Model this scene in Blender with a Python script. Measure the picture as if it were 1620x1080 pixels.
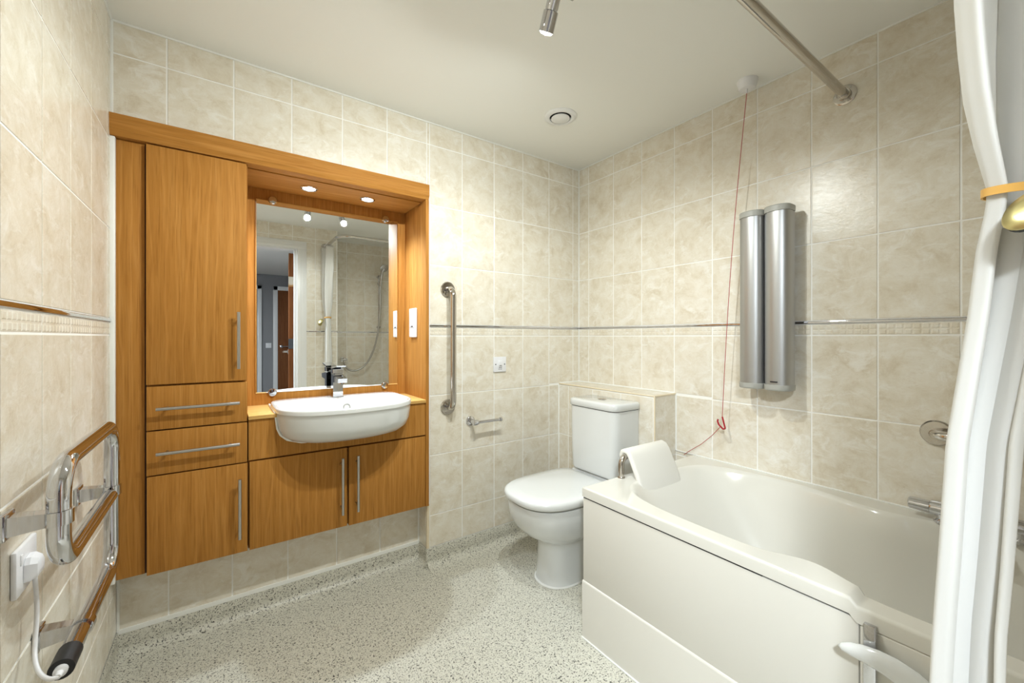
import bpy, bmesh, math, random
from mathutils import Vector, Matrix
random.seed(7)
for o in list(bpy.data.objects):
    bpy.data.objects.remove(o, do_unlink=True)
scene = bpy.context.scene
COL = scene.collection
R = math.radians
PI = math.pi

# ------------------------------------------------------------------ camera
H = 1.165                                   # lens height above the floor
cam = bpy.data.cameras.new('camera')
cam.sensor_width = 36.0
cam.lens = 651.0 / 1620.0 * 36.0
cam.shift_y = -6.7 / 1620.0
cam.clip_start = 0.01
camo = bpy.data.objects.new('camera', cam)
camo.location = (0, 0, H)
camo.rotation_euler = (R(90), 0, -R(35.27))
COL.objects.link(camo)
scene.camera = camo

# ------------------------------------------------------------------ world, exposure, light levels
world = bpy.data.worlds.new('world')
scene.world = world
world.use_nodes = True
world.node_tree.nodes['Background'].inputs[0].default_value = (0.8, 0.9, 1.0, 1)
world.node_tree.nodes['Background'].inputs[1].default_value = 0.05
vs = scene.view_settings
vs.view_transform = 'Standard'
vs.look = 'None'
vs.gamma = 1.0
vs.use_curve_mapping = False
vs.exposure = 0.27
SPOT_W, SPOT_SPILL_W, DOWN_W, HALL_FILL_W = 21.0, 14.0, 27.0, 85.0
SPOT_RGB = (0.95, 1.0, 0.975)
DOWN_RGB = (0.80, 0.91, 1.0)
HALL_FILL_RGB = (0.84, 0.93, 1.0)

# ------------------------------------------------------------------ room dimensions
YB, XR, XL, ZC = 1.95, 1.917, -0.3095, 2.258     # tile faces and ceiling
YD, YA, XE = -0.08, -0.545, 0.98                 # door wall, bath alcove end, corner of the door wall
YP = 2.05                                        # recessed plinth under the cabinets
YR = 2.228                                       # back of the vanity recess
BOXX, BOXY, BOXZ = 1.741, 1.246, 0.876           # boxing behind the toilet

# ------------------------------------------------------------------ materials
def new_mat(name):
    m = bpy.data.materials.new(name); m.use_nodes = True
    nt = m.node_tree
    return m, nt, nt.nodes['Principled BSDF']
def plain(name, rgb, rough=0.4, metal=0.0, coat=0.0, bump=0.0, bscale=60, emit=None, estr=0.0):
    m, nt, b = new_mat(name)
    b.inputs['Base Color'].default_value = (*rgb, 1)
    b.inputs['Roughness'].default_value = rough
    b.inputs['Metallic'].default_value = metal
    b.inputs['Coat Weight'].default_value = coat
    b.inputs['Coat Roughness'].default_value = 0.05
    if emit:
        b.inputs['Emission Color'].default_value = (*emit, 1)
        b.inputs['Emission Strength'].default_value = estr
    tc = nt.nodes.new('ShaderNodeTexCoord')
    n = nt.nodes.new('ShaderNodeTexNoise'); n.inputs['Scale'].default_value = bscale; n.inputs['Detail'].default_value = 3
    nt.links.new(tc.outputs['Object'], n.inputs['Vector'])
    if bump > 0:
        bp = nt.nodes.new('ShaderNodeBump'); bp.inputs['Strength'].default_value = bump; bp.inputs['Distance'].default_value = 0.002
        nt.links.new(n.outputs['Fac'], bp.inputs['Height']); nt.links.new(bp.outputs['Normal'], b.inputs['Normal'])
    else:
        mr = nt.nodes.new('ShaderNodeMapRange')
        mr.inputs['To Min'].default_value = max(0, rough - 0.02); mr.inputs['To Max'].default_value = rough + 0.02
        nt.links.new(n.outputs['Fac'], mr.inputs['Value']); nt.links.new(mr.outputs['Result'], b.inputs['Roughness'])
    return m
def ramp(nt, stops):
    r = nt.nodes.new('ShaderNodeValToRGB')
    els = r.color_ramp.elements
    while len(els) > len(stops): els.remove(els[-1])
    while len(els) < len(stops): els.new(0.5)
    for e, (p, c) in zip(els, stops):
        e.position = p; e.color = (*c, 1)
    return r
def coords(nt, scale=(1, 1, 1), rnd=37.0):
    tc = nt.nodes.new('ShaderNodeTexCoord')
    oi = nt.nodes.new('ShaderNodeObjectInfo')
    mul = nt.nodes.new('ShaderNodeMath'); mul.operation = 'MULTIPLY'; mul.inputs[1].default_value = rnd
    nt.links.new(oi.outputs['Random'], mul.inputs[0])
    add = nt.nodes.new('ShaderNodeVectorMath'); add.operation = 'ADD'
    nt.links.new(tc.outputs['Object'], add.inputs[0]); nt.links.new(mul.outputs[0], add.inputs[1])
    mp = nt.nodes.new('ShaderNodeMapping'); mp.inputs['Scale'].default_value = scale
    nt.links.new(add.outputs[0], mp.inputs['Vector'])
    return mp.outputs['Vector']
def noise(nt, vec, scale, detail=5, rough=0.6, dist=0.0):
    n = nt.nodes.new('ShaderNodeTexNoise')
    n.inputs['Scale'].default_value = scale; n.inputs['Detail'].default_value = detail
    n.inputs['Roughness'].default_value = rough; n.inputs['Distortion'].default_value = dist
    nt.links.new(vec, n.inputs['Vector'])
    return n.outputs['Fac']
def mixrgb(nt, fac, a, b, mode='MIX'):
    m = nt.nodes.new('ShaderNodeMix'); m.data_type = 'RGBA'; m.blend_type = mode
    for sock, v in ((m.inputs[0], fac), (m.inputs[6], a), (m.inputs[7], b)):
        if hasattr(v, 'links') or hasattr(v, 'is_linked'): nt.links.new(v, sock)
        elif isinstance(v, tuple): sock.default_value = (*v, 1)
        else: sock.default_value = v
    return m.outputs[2]

def tile_material():
    m, nt, b = new_mat('travertine_look_tile')
    v = coords(nt)
    r1 = ramp(nt, [(0.30, (0.62, 0.54, 0.41)), (0.46, (0.72, 0.66, 0.545)), (0.64, (0.785, 0.745, 0.655))])
    nt.links.new(noise(nt, v, 12.0, 9, 0.72, 0.5), r1.inputs[0])
    f2 = ramp(nt, [(0.52, (0, 0, 0)), (0.64, (0.8, 0.8, 0.8))])
    v2 = coords(nt, (1, 1, 1.7), 61.0)
    nt.links.new(noise(nt, v2, 10.0, 10, 0.74, 1.0), f2.inputs[0])
    c = mixrgb(nt, f2.outputs[0], r1.outputs[0], (0.83, 0.805, 0.74))
    f3 = ramp(nt, [(0.56, (0, 0, 0)), (0.70, (0.45, 0.45, 0.45))])
    nt.links.new(noise(nt, v2, 36.0, 7, 0.75, 0.6), f3.inputs[0])
    c = mixrgb(nt, f3.outputs[0], c, (0.58, 0.485, 0.35))
    nt.links.new(c, b.inputs['Base Color'])
    b.inputs['Roughness'].default_value = 0.27
    bp = nt.nodes.new('ShaderNodeBump'); bp.inputs['Strength'].default_value = 0.22; bp.inputs['Distance'].default_value = 0.003
    nt.links.new(noise(nt, v2, 26.0, 5, 0.65, 1.2), bp.inputs['Height'])
    nt.links.new(bp.outputs['Normal'], b.inputs['Normal'])
    return m
def wood_material(name, dark, mid, light, grain='z', rough=0.6):
    m, nt, b = new_mat(name)
    sc = {'z': (26, 26, 1.6), 'x': (1.6, 26, 26), 'y': (26, 1.6, 26)}[grain]
    v = coords(nt, sc, 3.7)
    r1 = ramp(nt, [(0.15, dark), (0.5, mid), (0.86, light)])
    nt.links.new(noise(nt, v, 2.2, 6, 0.62, 0.8), r1.inputs[0])
    sc2 = {'z': (190, 190, 5), 'x': (5, 190, 190), 'y': (190, 5, 190)}[grain]
    v2 = coords(nt, sc2, 5.1)
    f = ramp(nt, [(0.52, (0, 0, 0)), (0.70, (0.55, 0.55, 0.55))])
    nt.links.new(noise(nt, v2, 1.4, 3, 0.5), f.inputs[0])
    c = mixrgb(nt, f.outputs[0], r1.outputs[0], tuple(x * 0.72 for x in dark))
    sc3 = {'z': (5.0, 5.0, 0.55), 'x': (0.55, 5.0, 5.0), 'y': (5.0, 0.55, 5.0)}[grain]
    v3 = coords(nt, sc3, 9.3)
    w = nt.nodes.new('ShaderNodeTexWave'); w.wave_type = 'BANDS'; w.bands_direction = {'z': 'X', 'x': 'Z', 'y': 'X'}[grain]
    w.inputs['Scale'].default_value = 1.9; w.inputs['Distortion'].default_value = 9.0; w.inputs['Detail'].default_value = 3.0; w.inputs['Detail Scale'].default_value = 1.3
    nt.links.new(v3, w.inputs['Vector'])
    f2 = ramp(nt, [(0.86, (0, 0, 0)), (0.99, (0.22, 0.22, 0.22))])
    nt.links.new(w.outputs['Fac'], f2.inputs[0])
    c = mixrgb(nt, f2.outputs[0], c, tuple(min(1, x * 1.25) for x in light))
    nt.links.new(c, b.inputs['Base Color'])
    b.inputs['Roughness'].default_value = rough
    b.inputs['Specular IOR Level'].default_value = 0.3
    b.inputs['IOR'].default_value = 1.25
    return m
def floor_material():
    m, nt, b = new_mat('flecked_safety_vinyl')
    tc = nt.nodes.new('ShaderNodeTexCoord')
    v = tc.outputs['Object']
    def strokes(scale, mscale, w, mth):
        n = noise(nt, v, scale, 1.0, 0.5, 0.3)
        s = nt.nodes.new('ShaderNodeMath'); s.operation = 'SUBTRACT'; nt.links.new(n, s.inputs[0]); s.inputs[1].default_value = 0.5
        a = nt.nodes.new('ShaderNodeMath'); a.operation = 'ABSOLUTE'; nt.links.new(s.outputs[0], a.inputs[0])
        l = nt.nodes.new('ShaderNodeMath'); l.operation = 'LESS_THAN'; nt.links.new(a.outputs[0], l.inputs[0]); l.inputs[1].default_value = w
        k = nt.nodes.new('ShaderNodeMath'); k.operation = 'GREATER_THAN'; nt.links.new(noise(nt, v, mscale, 1.0, 0.5), k.inputs[0]); k.inputs[1].default_value = mth
        q = nt.nodes.new('ShaderNodeMath'); q.operation = 'MULTIPLY'; nt.links.new(l.outputs[0], q.inputs[0]); nt.links.new(k.outputs[0], q.inputs[1])
        return q.outputs[0]
    base = ramp(nt, [(0.3, (0.56, 0.54, 0.455)), (0.7, (0.65, 0.63, 0.545))])
    nt.links.new(noise(nt, v, 60, 3, 0.6), base.inputs[0])
    c = mixrgb(nt, strokes(105, 150, 0.040, 0.53), base.outputs[0], (0.05, 0.047, 0.040))
    c = mixrgb(nt, strokes(130, 125, 0.030, 0.57), c, (0.22, 0.205, 0.17))
    nt.links.new(c, b.inputs['Base Color'])
    b.inputs['Roughness'].default_value = 0.42
    bp = nt.nodes.new('ShaderNodeBump'); bp.inputs['Strength'].default_value = 0.15; bp.inputs['Distance'].default_value = 0.001
    nt.links.new(noise(nt, v, 300, 2, 0.5), bp.inputs['Height']); nt.links.new(bp.outputs['Normal'], b.inputs['Normal'])
    return m

M = {}
M['tile'] = tile_material()
M['grout'] = plain('white_grout', (0.90, 0.89, 0.85), 0.7, bump=0.2, bscale=200)
M['sealant'] = plain('white_silicone', (0.84, 0.84, 0.80), 0.35)
M['tile_edge'] = plain('cream_tile_trim', (0.70, 0.60, 0.43), 0.35)
M['ceiling'] = plain('matt_ceiling_paint', (0.86, 0.855, 0.81), 0.85, bump=0.05, bscale=120)
M['floor'] = floor_material()
oak = ((0.33, 0.135, 0.024), (0.41, 0.182, 0.038), (0.49, 0.240, 0.064))
M['oak'] = wood_material('oak_veneer_upright', *oak, 'z')
M['oak_h'] = wood_material('oak_veneer_level', *oak, 'x')
M['oak_d'] = wood_material('oak_veneer_soffit', *oak, 'x')
M['worktop'] = wood_material('oiled_worktop', (0.50, 0.27, 0.075), (0.62, 0.37, 0.12), (0.70, 0.45, 0.18), 'x', 0.28)
M['door_wood'] = wood_material('dark_door_veneer', (0.13, 0.045, 0.016), (0.19, 0.07, 0.025), (0.25, 0.10, 0.04), 'z')
M['gap'] = plain('dark_joint', (0.06, 0.03, 0.015), 0.8)
M['ceramic'] = plain('white_ceramic', (0.70, 0.71, 0.695), 0.12, coat=0.5)
M['acrylic'] = plain('ivory_bath_acrylic', (0.69, 0.67, 0.605), 0.14, coat=0.4)
M['acrylic_panel'] = plain('ivory_bath_panel', (0.65, 0.625, 0.56), 0.3)
M['cushion'] = plain('ivory_foam_vinyl', (0.78, 0.76, 0.70), 0.5, bump=0.08, bscale=150)
M['chrome'] = plain('polished_chrome', (0.60, 0.60, 0.62), 0.05, 1.0)
M['steel'] = plain('polished_stainless_steel', (0.56, 0.53, 0.49), 0.11, 1.0)
M['brushed'] = plain('brushed_nickel', (0.47, 0.46, 0.44), 0.33, 1.0)
M['alu'] = plain('satin_aluminium', (0.44, 0.44, 0.435), 0.40, 0.9)
M['grey_plastic'] = plain('grey_plastic', (0.37, 0.365, 0.33), 0.45)
M['dark'] = plain('dark_plastic', (0.02, 0.02, 0.022), 0.4)
M['white_plastic'] = plain('white_plastic', (0.80, 0.80, 0.82), 0.3)
M['black'] = plain('black_rubber', (0.008, 0.008, 0.009), 0.5)
M['red'] = plain('red_plastic', (0.38, 0.012, 0.022), 0.35)
M['cord'] = plain('red_cord', (0.42, 0.07, 0.07), 0.7)
M['mirror'] = plain('mirror_silvering', (0.90, 0.92, 0.91), 0.005, 1.0)
nt = M['mirror'].node_tree
for l in list(nt.links):
    if l.to_socket.name == 'Roughness': nt.links.remove(l)
nt.nodes['Principled BSDF'].inputs['Roughness'].default_value = 0.0
M['glass_edge'] = plain('green_glass_edge', (0.38, 0.46, 0.42), 0.1, 0.3)
M['brass'] = plain('antique_brass', (0.55, 0.48, 0.22), 0.28, 0.9, bump=0.1, bscale=90)
M['gold_ribbon'] = plain('gold_satin_ribbon', (0.72, 0.40, 0.09), 0.4)
M['white_gloss'] = plain('white_gloss_paint', (0.80, 0.80, 0.79), 0.3)
M['hall_wall'] = plain('grey_hall_paint', (0.27, 0.27, 0.28), 0.85)
M['hall_floor'] = plain('hall_carpet', (0.30, 0.27, 0.24), 0.95, bump=0.5, bscale=400)
M['shadow_gap'] = plain('black_gap', (0.012, 0.012, 0.012), 0.8)
def curtain_material():
    m, nt, b = new_mat('white_curtain_cloth')
    b.inputs['Base Color'].default_value = (0.92, 0.92, 0.91, 1)
    b.inputs['Roughness'].default_value = 0.7
    b.inputs['Subsurface Weight'].default_value = 0.0
    tr = nt.nodes.new('ShaderNodeBsdfTranslucent'); tr.inputs[0].default_value = (0.86, 0.84, 0.78, 1)
    mx = nt.nodes.new('ShaderNodeMixShader'); mx.inputs[0].default_value = 0.5
    out = nt.nodes['Material Output']
    nt.links.new(b.outputs[0], mx.inputs[1]); nt.links.new(tr.outputs[0], mx.inputs[2]); nt.links.new(mx.outputs[0], out.inputs[0])
    tc = nt.nodes.new('ShaderNodeTexCoord')
    n = nt.nodes.new('ShaderNodeTexNoise'); n.inputs['Scale'].default_value = 500; nt.links.new(tc.outputs['Object'], n.inputs['Vector'])
    bp = nt.nodes.new('ShaderNodeBump'); bp.inputs['Strength'].default_value = 0.15; bp.inputs['Distance'].default_value = 0.0006
    nt.links.new(n.outputs['Fac'], bp.inputs['Height']); nt.links.new(bp.outputs['Normal'], b.inputs['Normal'])
    return m
M['curtain'] = curtain_material()
M['bulb'] = plain('lit_spot_lens', (1, 1, 1), 0.3, emit=(0.95, 1.0, 0.96), estr=9.0)
M['bulb_blue'] = plain('lit_downlight_lens', (1, 1, 1), 0.3, emit=(0.92, 0.97, 1.0), estr=7.0)

# ------------------------------------------------------------------ mesh building
WLOC = {}
class MB:
    def __init__(s): s.v = []; s.f = []
    def add(s, vs_, fs):
        k = len(s.v); s.v += [tuple(p) for p in vs_]; s.f += [tuple(i + k for i in f) for f in fs]; return s
    def box(s, x0, x1, y0, y1, z0, z1, bev=0.0, seg=2):
        if bev <= 0:
            return s.add([(x0, y0, z0), (x1, y0, z0), (x1, y1, z0), (x0, y1, z0), (x0, y0, z1), (x1, y0, z1), (x1, y1, z1), (x0, y1, z1)],
                         [(0, 3, 2, 1), (4, 5, 6, 7), (0, 1, 5, 4), (1, 2, 6, 5), (2, 3, 7, 6), (3, 0, 4, 7)])
        bm = bmesh.new()
        bmesh.ops.create_cube(bm, size=1.0)
        for v in bm.verts:
            v.co = Vector(((x0 + x1) / 2 + v.co.x * (x1 - x0), (y0 + y1) / 2 + v.co.y * (y1 - y0), (z0 + z1) / 2 + v.co.z * (z1 - z0)))
        bmesh.ops.bevel(bm, geom=list(bm.edges), offset=bev, segments=seg, profile=0.5, affect='EDGES')
        bm.verts.index_update()
        s.add([v.co[:] for v in bm.verts], [[v.index for v in f.verts] for f in bm.faces]); bm.free()
        return s
    def loft(s, rings, cap0=True, cap1=True, closed=True):
        n = len(rings[0]); k = len(s.v)
        for r in rings: s.v += [tuple(p) for p in r]
        for i in range(len(rings) - 1):
            for j in range(n if closed else n - 1):
                a = k + i * n + j; b = k + i * n + (j + 1) % n
                s.f.append((a, b, b + n, a + n))
        if cap0: s.f.append(tuple(k + j for j in reversed(range(n))))
        if cap1: s.f.append(tuple(k + (len(rings) - 1) * n + j for j in range(n)))
        return s
    def tube(s, pts, r, seg=14, fillet=0.0, cap=True, fseg=8):
        P = [Vector(p) for p in pts]
        if fillet > 0 and len(P) > 2:
            Q = [P[0]]
            for i in range(1, len(P) - 1):
                a, b, c = P[i - 1], P[i], P[i + 1]
                d1 = (a - b).normalized(); d2 = (c - b).normalized()
                ang = d1.angle(d2)
                if ang > PI - 0.05: Q.append(b); continue
                t = min(fillet / math.tan(ang / 2), (a - b).length * 0.49 if i > 1 else (a - b).length * 0.98, (c - b).length * 0.49 if i < len(P) - 2 else (c - b).length * 0.98)
                p0 = b + d1 * t; p1 = b + d2 * t
                rr = t * math.tan(ang / 2)
                cen = b + (d1 + d2).normalized() * (rr / math.sin(ang / 2))
                u = (p0 - cen); w = (p1 - cen); th = u.angle(w)
                for q in range(fseg + 1):
                    f = q / fseg
                    Q.append(cen + (u * math.sin((1 - f) * th) + w * math.sin(f * th)) / math.sin(th))
            Q.append(P[-1]); P = Q
        rings = []
        t0 = (P[1] - P[0]).normalized()
        up = Vector((0, 0, 1)) if abs(t0.z) < 0.9 else Vector((1, 0, 0))
        nrm = t0.cross(up).normalized()
        prev = t0
        for i, p in enumerate(P):
            if i == 0: t = t0
            elif i == len(P) - 1: t = (P[i] - P[i - 1]).normalized()
            else: t = ((P[i + 1] - P[i]).normalized() + (P[i] - P[i - 1]).normalized()).normalized()
            q = prev.rotation_difference(t); nrm = q @ nrm; prev = t
            nrm = (nrm - t * nrm.dot(t)).normalized()
            bn = t.cross(nrm)
            rad = r(i / (len(P) - 1)) if callable(r) else r
            rings.append([p + (nrm * math.cos(2 * PI * j / seg) + bn * math.sin(2 * PI * j / seg)) * rad for j in range(seg)])
        return s.loft(rings, cap, cap)
    def lathe(s, prof, org, axis=(0, 0, 1), seg=28, cap0=True, cap1=True):
        a = Vector(axis).normalized(); o = Vector(org)
        up = Vector((0, 0, 1)) if abs(a.z) < 0.9 else Vector((1, 0, 0))
        u = a.cross(up).normalized(); w = a.cross(u)
        rings = [[o + a * h + (u * math.cos(2 * PI * j / seg) + w * math.sin(2 * PI * j / seg)) * max(r, 1e-5) for j in range(seg)] for r, h in prof]
        return s.loft(rings, cap0, cap1)
    def prism(s, pts0, pts1):
        return s.loft([pts0, pts1])
    def build(s, name, mat, parent=None, smooth=True, ang=40, origin=None, mods=None):
        off = Vector((0, 0, 0))
        if parent is not None:
            off = WLOC[parent.name]
        elif origin is not None: off = Vector(origin)
        me = bpy.data.meshes.new(name)
        me.from_pydata([tuple(Vector(p) - off) for p in s.v], [], s.f)
        bm = bmesh.new(); bm.from_mesh(me); bmesh.ops.recalc_face_normals(bm, faces=bm.faces); bm.to_mesh(me); bm.free()
        if smooth:
            me.shade_smooth(); me.set_sharp_from_angle(angle=R(ang))
        me.materials.append(M[mat])
        o = bpy.data.objects.new(name, me); COL.objects.link(o)
        if parent is not None: o.parent = parent
        else: o.location = off
        WLOC[o.name] = off.copy()
        return o
def tag(o, label, cat, group=None):
    o['label'] = label; o['category'] = cat
    if group: o['group'] = group
    return o
def thing(name, loc, label, cat, group=None):
    o = bpy.data.objects.new(name, None); o.empty_display_size = 0.05; COL.objects.link(o)
    o.location = loc; WLOC[o.name] = Vector(loc)
    return tag(o, label, cat, group)
def struct(o, label=None):
    o['kind'] = 'structure'
    if label: o['label'] = label
    return o
def lamp(name, kind, loc, energy, rgb, parent=None, aim=None, size=0.02, angle=120, blend=0.6):
    l = bpy.data.lights.new(name, kind); l.energy = energy; l.color = rgb
    if kind == 'SPOT': l.spot_size = R(angle); l.spot_blend = blend
    if kind == 'AREA': l.shape = 'DISK'; l.size = size
    else: l.shadow_soft_size = size
    o = bpy.data.objects.new(name, l); COL.objects.link(o)
    off = Vector((0, 0, 0))
    if parent is not None: o.parent = parent; off = WLOC[parent.name]
    o.location = Vector(loc) - off
    if aim is not None: o.rotation_euler = Vector(aim).normalized().to_track_quat('-Z', 'Y').to_euler()
    return o
def lerp_table(tab, x):
    tab = sorted(tab)
    if x <= tab[0][0]: return tab[0][1]
    for (a, va), (b, vb) in zip(tab, tab[1:]):
        if x <= b: return va + (vb - va) * (x - a) / (b - a)
    return tab[-1][1]

# ------------------------------------------------------------------ walls, floor, ceiling
G = 0.0052                 # grout width
TT = 0.0013                # tile stands this proud of the grout
P = 0.2024                 # column pitch
w = MB()
w.box(0.862, XR + 0.15, YB + TT, 2.36, 0, ZC + 0.06)
w.box(XL - 0.12, 0.862, YB + TT, 2.36, 1.93, ZC + 0.06)
w.box(XL - 0.12, 0.862, 2.26, 2.36, 0, 1.93)
wall_back = struct(w.build('wall_back', 'grout', smooth=False))
wall_right = struct(MB().box(XR + TT, XR + 0.15, YA - 0.1, YB + TT, 0, ZC + 0.06).build('wall_right', 'grout', smooth=False))
wall_left = struct(MB().box(XL - 0.12, XL - TT, YD - 0.12, 2.26, 0, ZC + 0.06).build('wall_left', 'grout', smooth=False))
w = MB()
DX0, DX1, DZ = -0.16, 0.60, 2.02
w.box(XL - TT, DX0 - 0.03, YD - 0.12, YD - TT, 0, ZC + 0.06)
w.box(DX0 - 0.03, DX1 + 0.03, YD - 0.12, YD - TT, DZ + 0.03, ZC + 0.06)
w.box(DX1 + 0.03, XE - TT, YD - 0.12, YD - TT, 0, ZC + 0.06)
w.box(XE - 0.12, XE - TT, YA - 0.1, YD - 0.12, 0, ZC + 0.06)
wall_front = struct(w.build('wall_front', 'grout', smooth=False))
wall_alcove = struct(MB().box(XE - TT, XR + TT, YA - 0.1, YA - TT, 0, ZC + 0.06).build('wall_alcove', 'grout', smooth=False))
wall_plinth = struct(MB().box(XL - TT, 0.862, YP + TT, 2.26, 0, 0.318).build('wall_plinth', 'grout', smooth=False))
wall_boxing = struct(MB().box(BOXX + TT, XR + TT, BOXY + TT, YB + TT, 0, BOXZ - TT).build('wall_boxing', 'grout', smooth=False))
struct(MB().box(XL - 0.12, XR + 0.15, YD - 0.12, 2.36, -0.05, 0).box(XE - 0.12, XR + 0.15, YA - 0.1, YD - 0.12, -0.05, 0).build('floor', 'floor', smooth=False))
struct(MB().box(XL - TT, XR + TT, YD - TT, YB + TT, ZC, ZC + 0.06).box(XE - TT, XR + TT, YA - TT, YD - TT, ZC, ZC + 0.06).build('ceiling', 'ceiling', smooth=False))

TILE_CACHE = {}
def tile_mesh(wd, ht, border=False):
    key = (round(wd, 4), round(ht, 4), border)
    if key in TILE_CACHE: return TILE_CACHE[key]
    a, b, e = wd / 2, ht / 2, 0.0009
    v = []; f = []
    def ring(x, z, y): return [(-x, y, -z), (x, y, -z), (x, y, z), (-x, y, z)]
    tf = TT if not border else TT - 0.0006
    v += ring(a, b, 0) + ring(a, b, -(tf - e * 0.6)) + ring(a - e, b - e, -tf)
    for r in (0, 4):
        for j in range(4):
            f.append((r + j, r + (j + 1) % 4, r + 4 + (j + 1) % 4, r + 4 + j))
    f.append((8, 9, 10, 11))
    if border:
        n = max(1, round(wd / 0.0222)); cw = wd / n
        for i in range(n):
            for k2 in range(2):
                cx = -a + cw * (i + 0.5); cz = (-0.25 + 0.5 * k2) * ht
                hw, hh = cw / 2 - 0.0016, ht / 4 - 0.0018
                k = len(v)
                v += [(cx - hw, -tf, cz - hh), (cx + hw, -tf, cz - hh), (cx + hw, -tf, cz + hh), (cx - hw, -tf, cz + hh)]
                v += [(cx - hw * .7, -TT - 0.0006, cz - hh * .7), (cx + hw * .7, -TT - 0.0006, cz - hh * .7), (cx + hw * .7, -TT - 0.0006, cz + hh * .7), (cx - hw * .7, -TT - 0.0006, cz + hh * .7)]
                f += [(k + j, k + (j + 1) % 4, k + 4 + (j + 1) % 4, k + 4 + j) for j in range(4)] + [(k + 4, k + 5, k + 6, k + 7)]
    me = bpy.data.meshes.new('border_tile' if border else 'tile')
    me.from_pydata(v, [], f); me.materials.append(M['tile'])
    TILE_CACHE[key] = me
    return me
def cut(rects, hole):
    out = []
    h0, h1, k0, k1 = hole
    for (a, b, c, d) in rects:
        if b <= h0 or a >= h1 or d <= k0 or c >= k1: out.append((a, b, c, d)); continue
        if c < k0: out.append((a, b, c, k0))
        if d > k1: out.append((a, b, k1, d))
        c2, d2 = max(c, k0), min(d, k1)
        if a < h0: out.append((a, h0, c2, d2))
        if b > h1: out.append((h1, b, c2, d2))
    return out
ROWS = [(0.095, 0.257, 0), (0.257, 0.562, 0), (0.562, 0.867, 0), (0.867, 1.1725, 0), (1.1725, 1.2165, 1), (1.2295, 1.535, 0), (1.535, 1.840, 0), (1.840, 2.145, 0), (2.145, ZC, 0)]
def tile_wall(parent, side, plane, u0, u1, line, z0=0.095, z1=ZC, holes=(), strip=True, rows=ROWS):
    """side N/E/W/S says which way the wall lies; line is one grout line of the column grid"""
    k = math.ceil((u0 - line) / P - 1e-6)
    us = [u0]
    x = line + k * P
    while x < u1 - 1e-6:
        if x > u0 + 0.006: us.append(x)
        x += P
    us.append(u1)
    rz = {'N': 0, 'E': -PI / 2, 'W': PI / 2, 'S': PI}[side]
    for a, b in zip(us, us[1:]):
        for c, d, border in rows:
            c2, d2 = max(c, z0), min(d, z1)
            if d2 - c2 < 0.008: continue
            rects = [(a, b, c2, d2)]
            for hl in holes: rects = cut(rects, hl)
            for (p, q, r_, s_) in rects:
                wd, ht = q - p - G, s_ - r_ - G
                if wd < 0.004 or ht < 0.004: continue
                o = bpy.data.objects.new('border_tile' if border else 'tile', tile_mesh(wd, ht, bool(border)))
                COL.objects.link(o); o.parent = parent
                cu, cz = (p + q) / 2, (r_ + s_) / 2
                t = TT - 0.0002
                loc = {'N': (cu, plane + t, cz), 'E': (plane + t, cu, cz), 'W': (plane - t, cu, cz), 'S': (cu, plane - t, cz)}[side]
                o.location = loc
                o.rotation_euler = (0, 0, rz)
    if strip and z0 < 1.22 < z1:
        rects = [(u0, u1, 1.2170, 1.2290)]
        for hl in holes: rects = cut(rects, hl)
        for (p, q, r_, s_) in rects:
            m = MB(); e = 0.0045
            if side == 'N': m.box(p, q, plane - e, plane + TT, 1.2178, 1.2288, 0.003, 2)
            if side == 'S': m.box(p, q, plane - TT, plane + e, 1.2178, 1.2288, 0.003, 2)
            if side == 'E': m.box(plane - e, plane + TT, p, q, 1.2178, 1.2288, 0.003, 2)
            if side == 'W': m.box(plane - TT, plane + e, p, q, 1.2178, 1.2288, 0.003, 2)
            so = m.build('metal_trim_strip', 'chrome', parent); so['label'] = 'slim chrome trim strip across the tiles'
tile_wall(wall_back, 'N', YB, 0.866, XR, 1.863, holes=[(BOXX, 9, 0, BOXZ)])
tile_wall(wall_back, 'N', YB, XL, 0.866, 1.863, z0=1.93)
tile_wall(wall_right, 'E', XR, YA, YB, 1.8625, z0=0.40, holes=[(BOXY, 9, 0, BOXZ)])
tile_wall(wall_left, 'W', XL, YD, YB, 1.6925)
tile_wall(wall_left, 'W', XL, YB, YP, 1.6925, z1=0.318)
tile_wall(wall_front, 'S', YD, XL, XE, 0.569, holes=[(DX0 - 0.085, DX1 + 0.09, 0, DZ + 0.085)])
tile_wall(wall_front, 'W', XE, YA, YD, YA)
tile_wall(wall_alcove, 'S', YA, XE, XR, XE)
tile_wall(wall_plinth, 'N', YP, XL, 0.848, 1.863 - 0.003, z1=0.318, strip=False, rows=[(0.095, 0.40, 0)])
tile_wall(wall_boxing, 'E', BOXX, BOXY, YB, 1.8625, z1=BOXZ - 0.004, strip=False)
# top and near end of the boxing
bx = MB().box(BOXX, XR, BOXY + 0.004, 1.60, BOXZ - TT, BOXZ, 0.001, 1); bx.build('tile', 'tile', wall_boxing)
bx = MB().box(BOXX, XR, 1.603, YB, BOXZ - TT, BOXZ, 0.001, 1); bx.build('tile', 'tile', wall_boxing)
for za, zb in ((0.095, 0.257), (0.257, 0.562), (0.562, BOXZ)):
    MB().box(BOXX + 0.004, XR, BOXY, BOXY + TT, za + G / 2, zb - G / 2, 0.001, 1).build('tile', 'tile', wall_boxing)
m = MB(); m.tube([(BOXX + 0.003, YB, BOXZ - 0.003), (BOXX + 0.003, BOXY + 0.003, BOXZ - 0.003), (BOXX + 0.003, BOXY + 0.003, 0.0)], 0.0055, 10); m.tube([(BOXX + 0.003, BOXY + 0.003, BOXZ - 0.003), (XR, BOXY + 0.003, BOXZ - 0.003)], 0.0055, 10)
m.build('edge_trim', 'tile_edge', wall_boxing)
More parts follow.
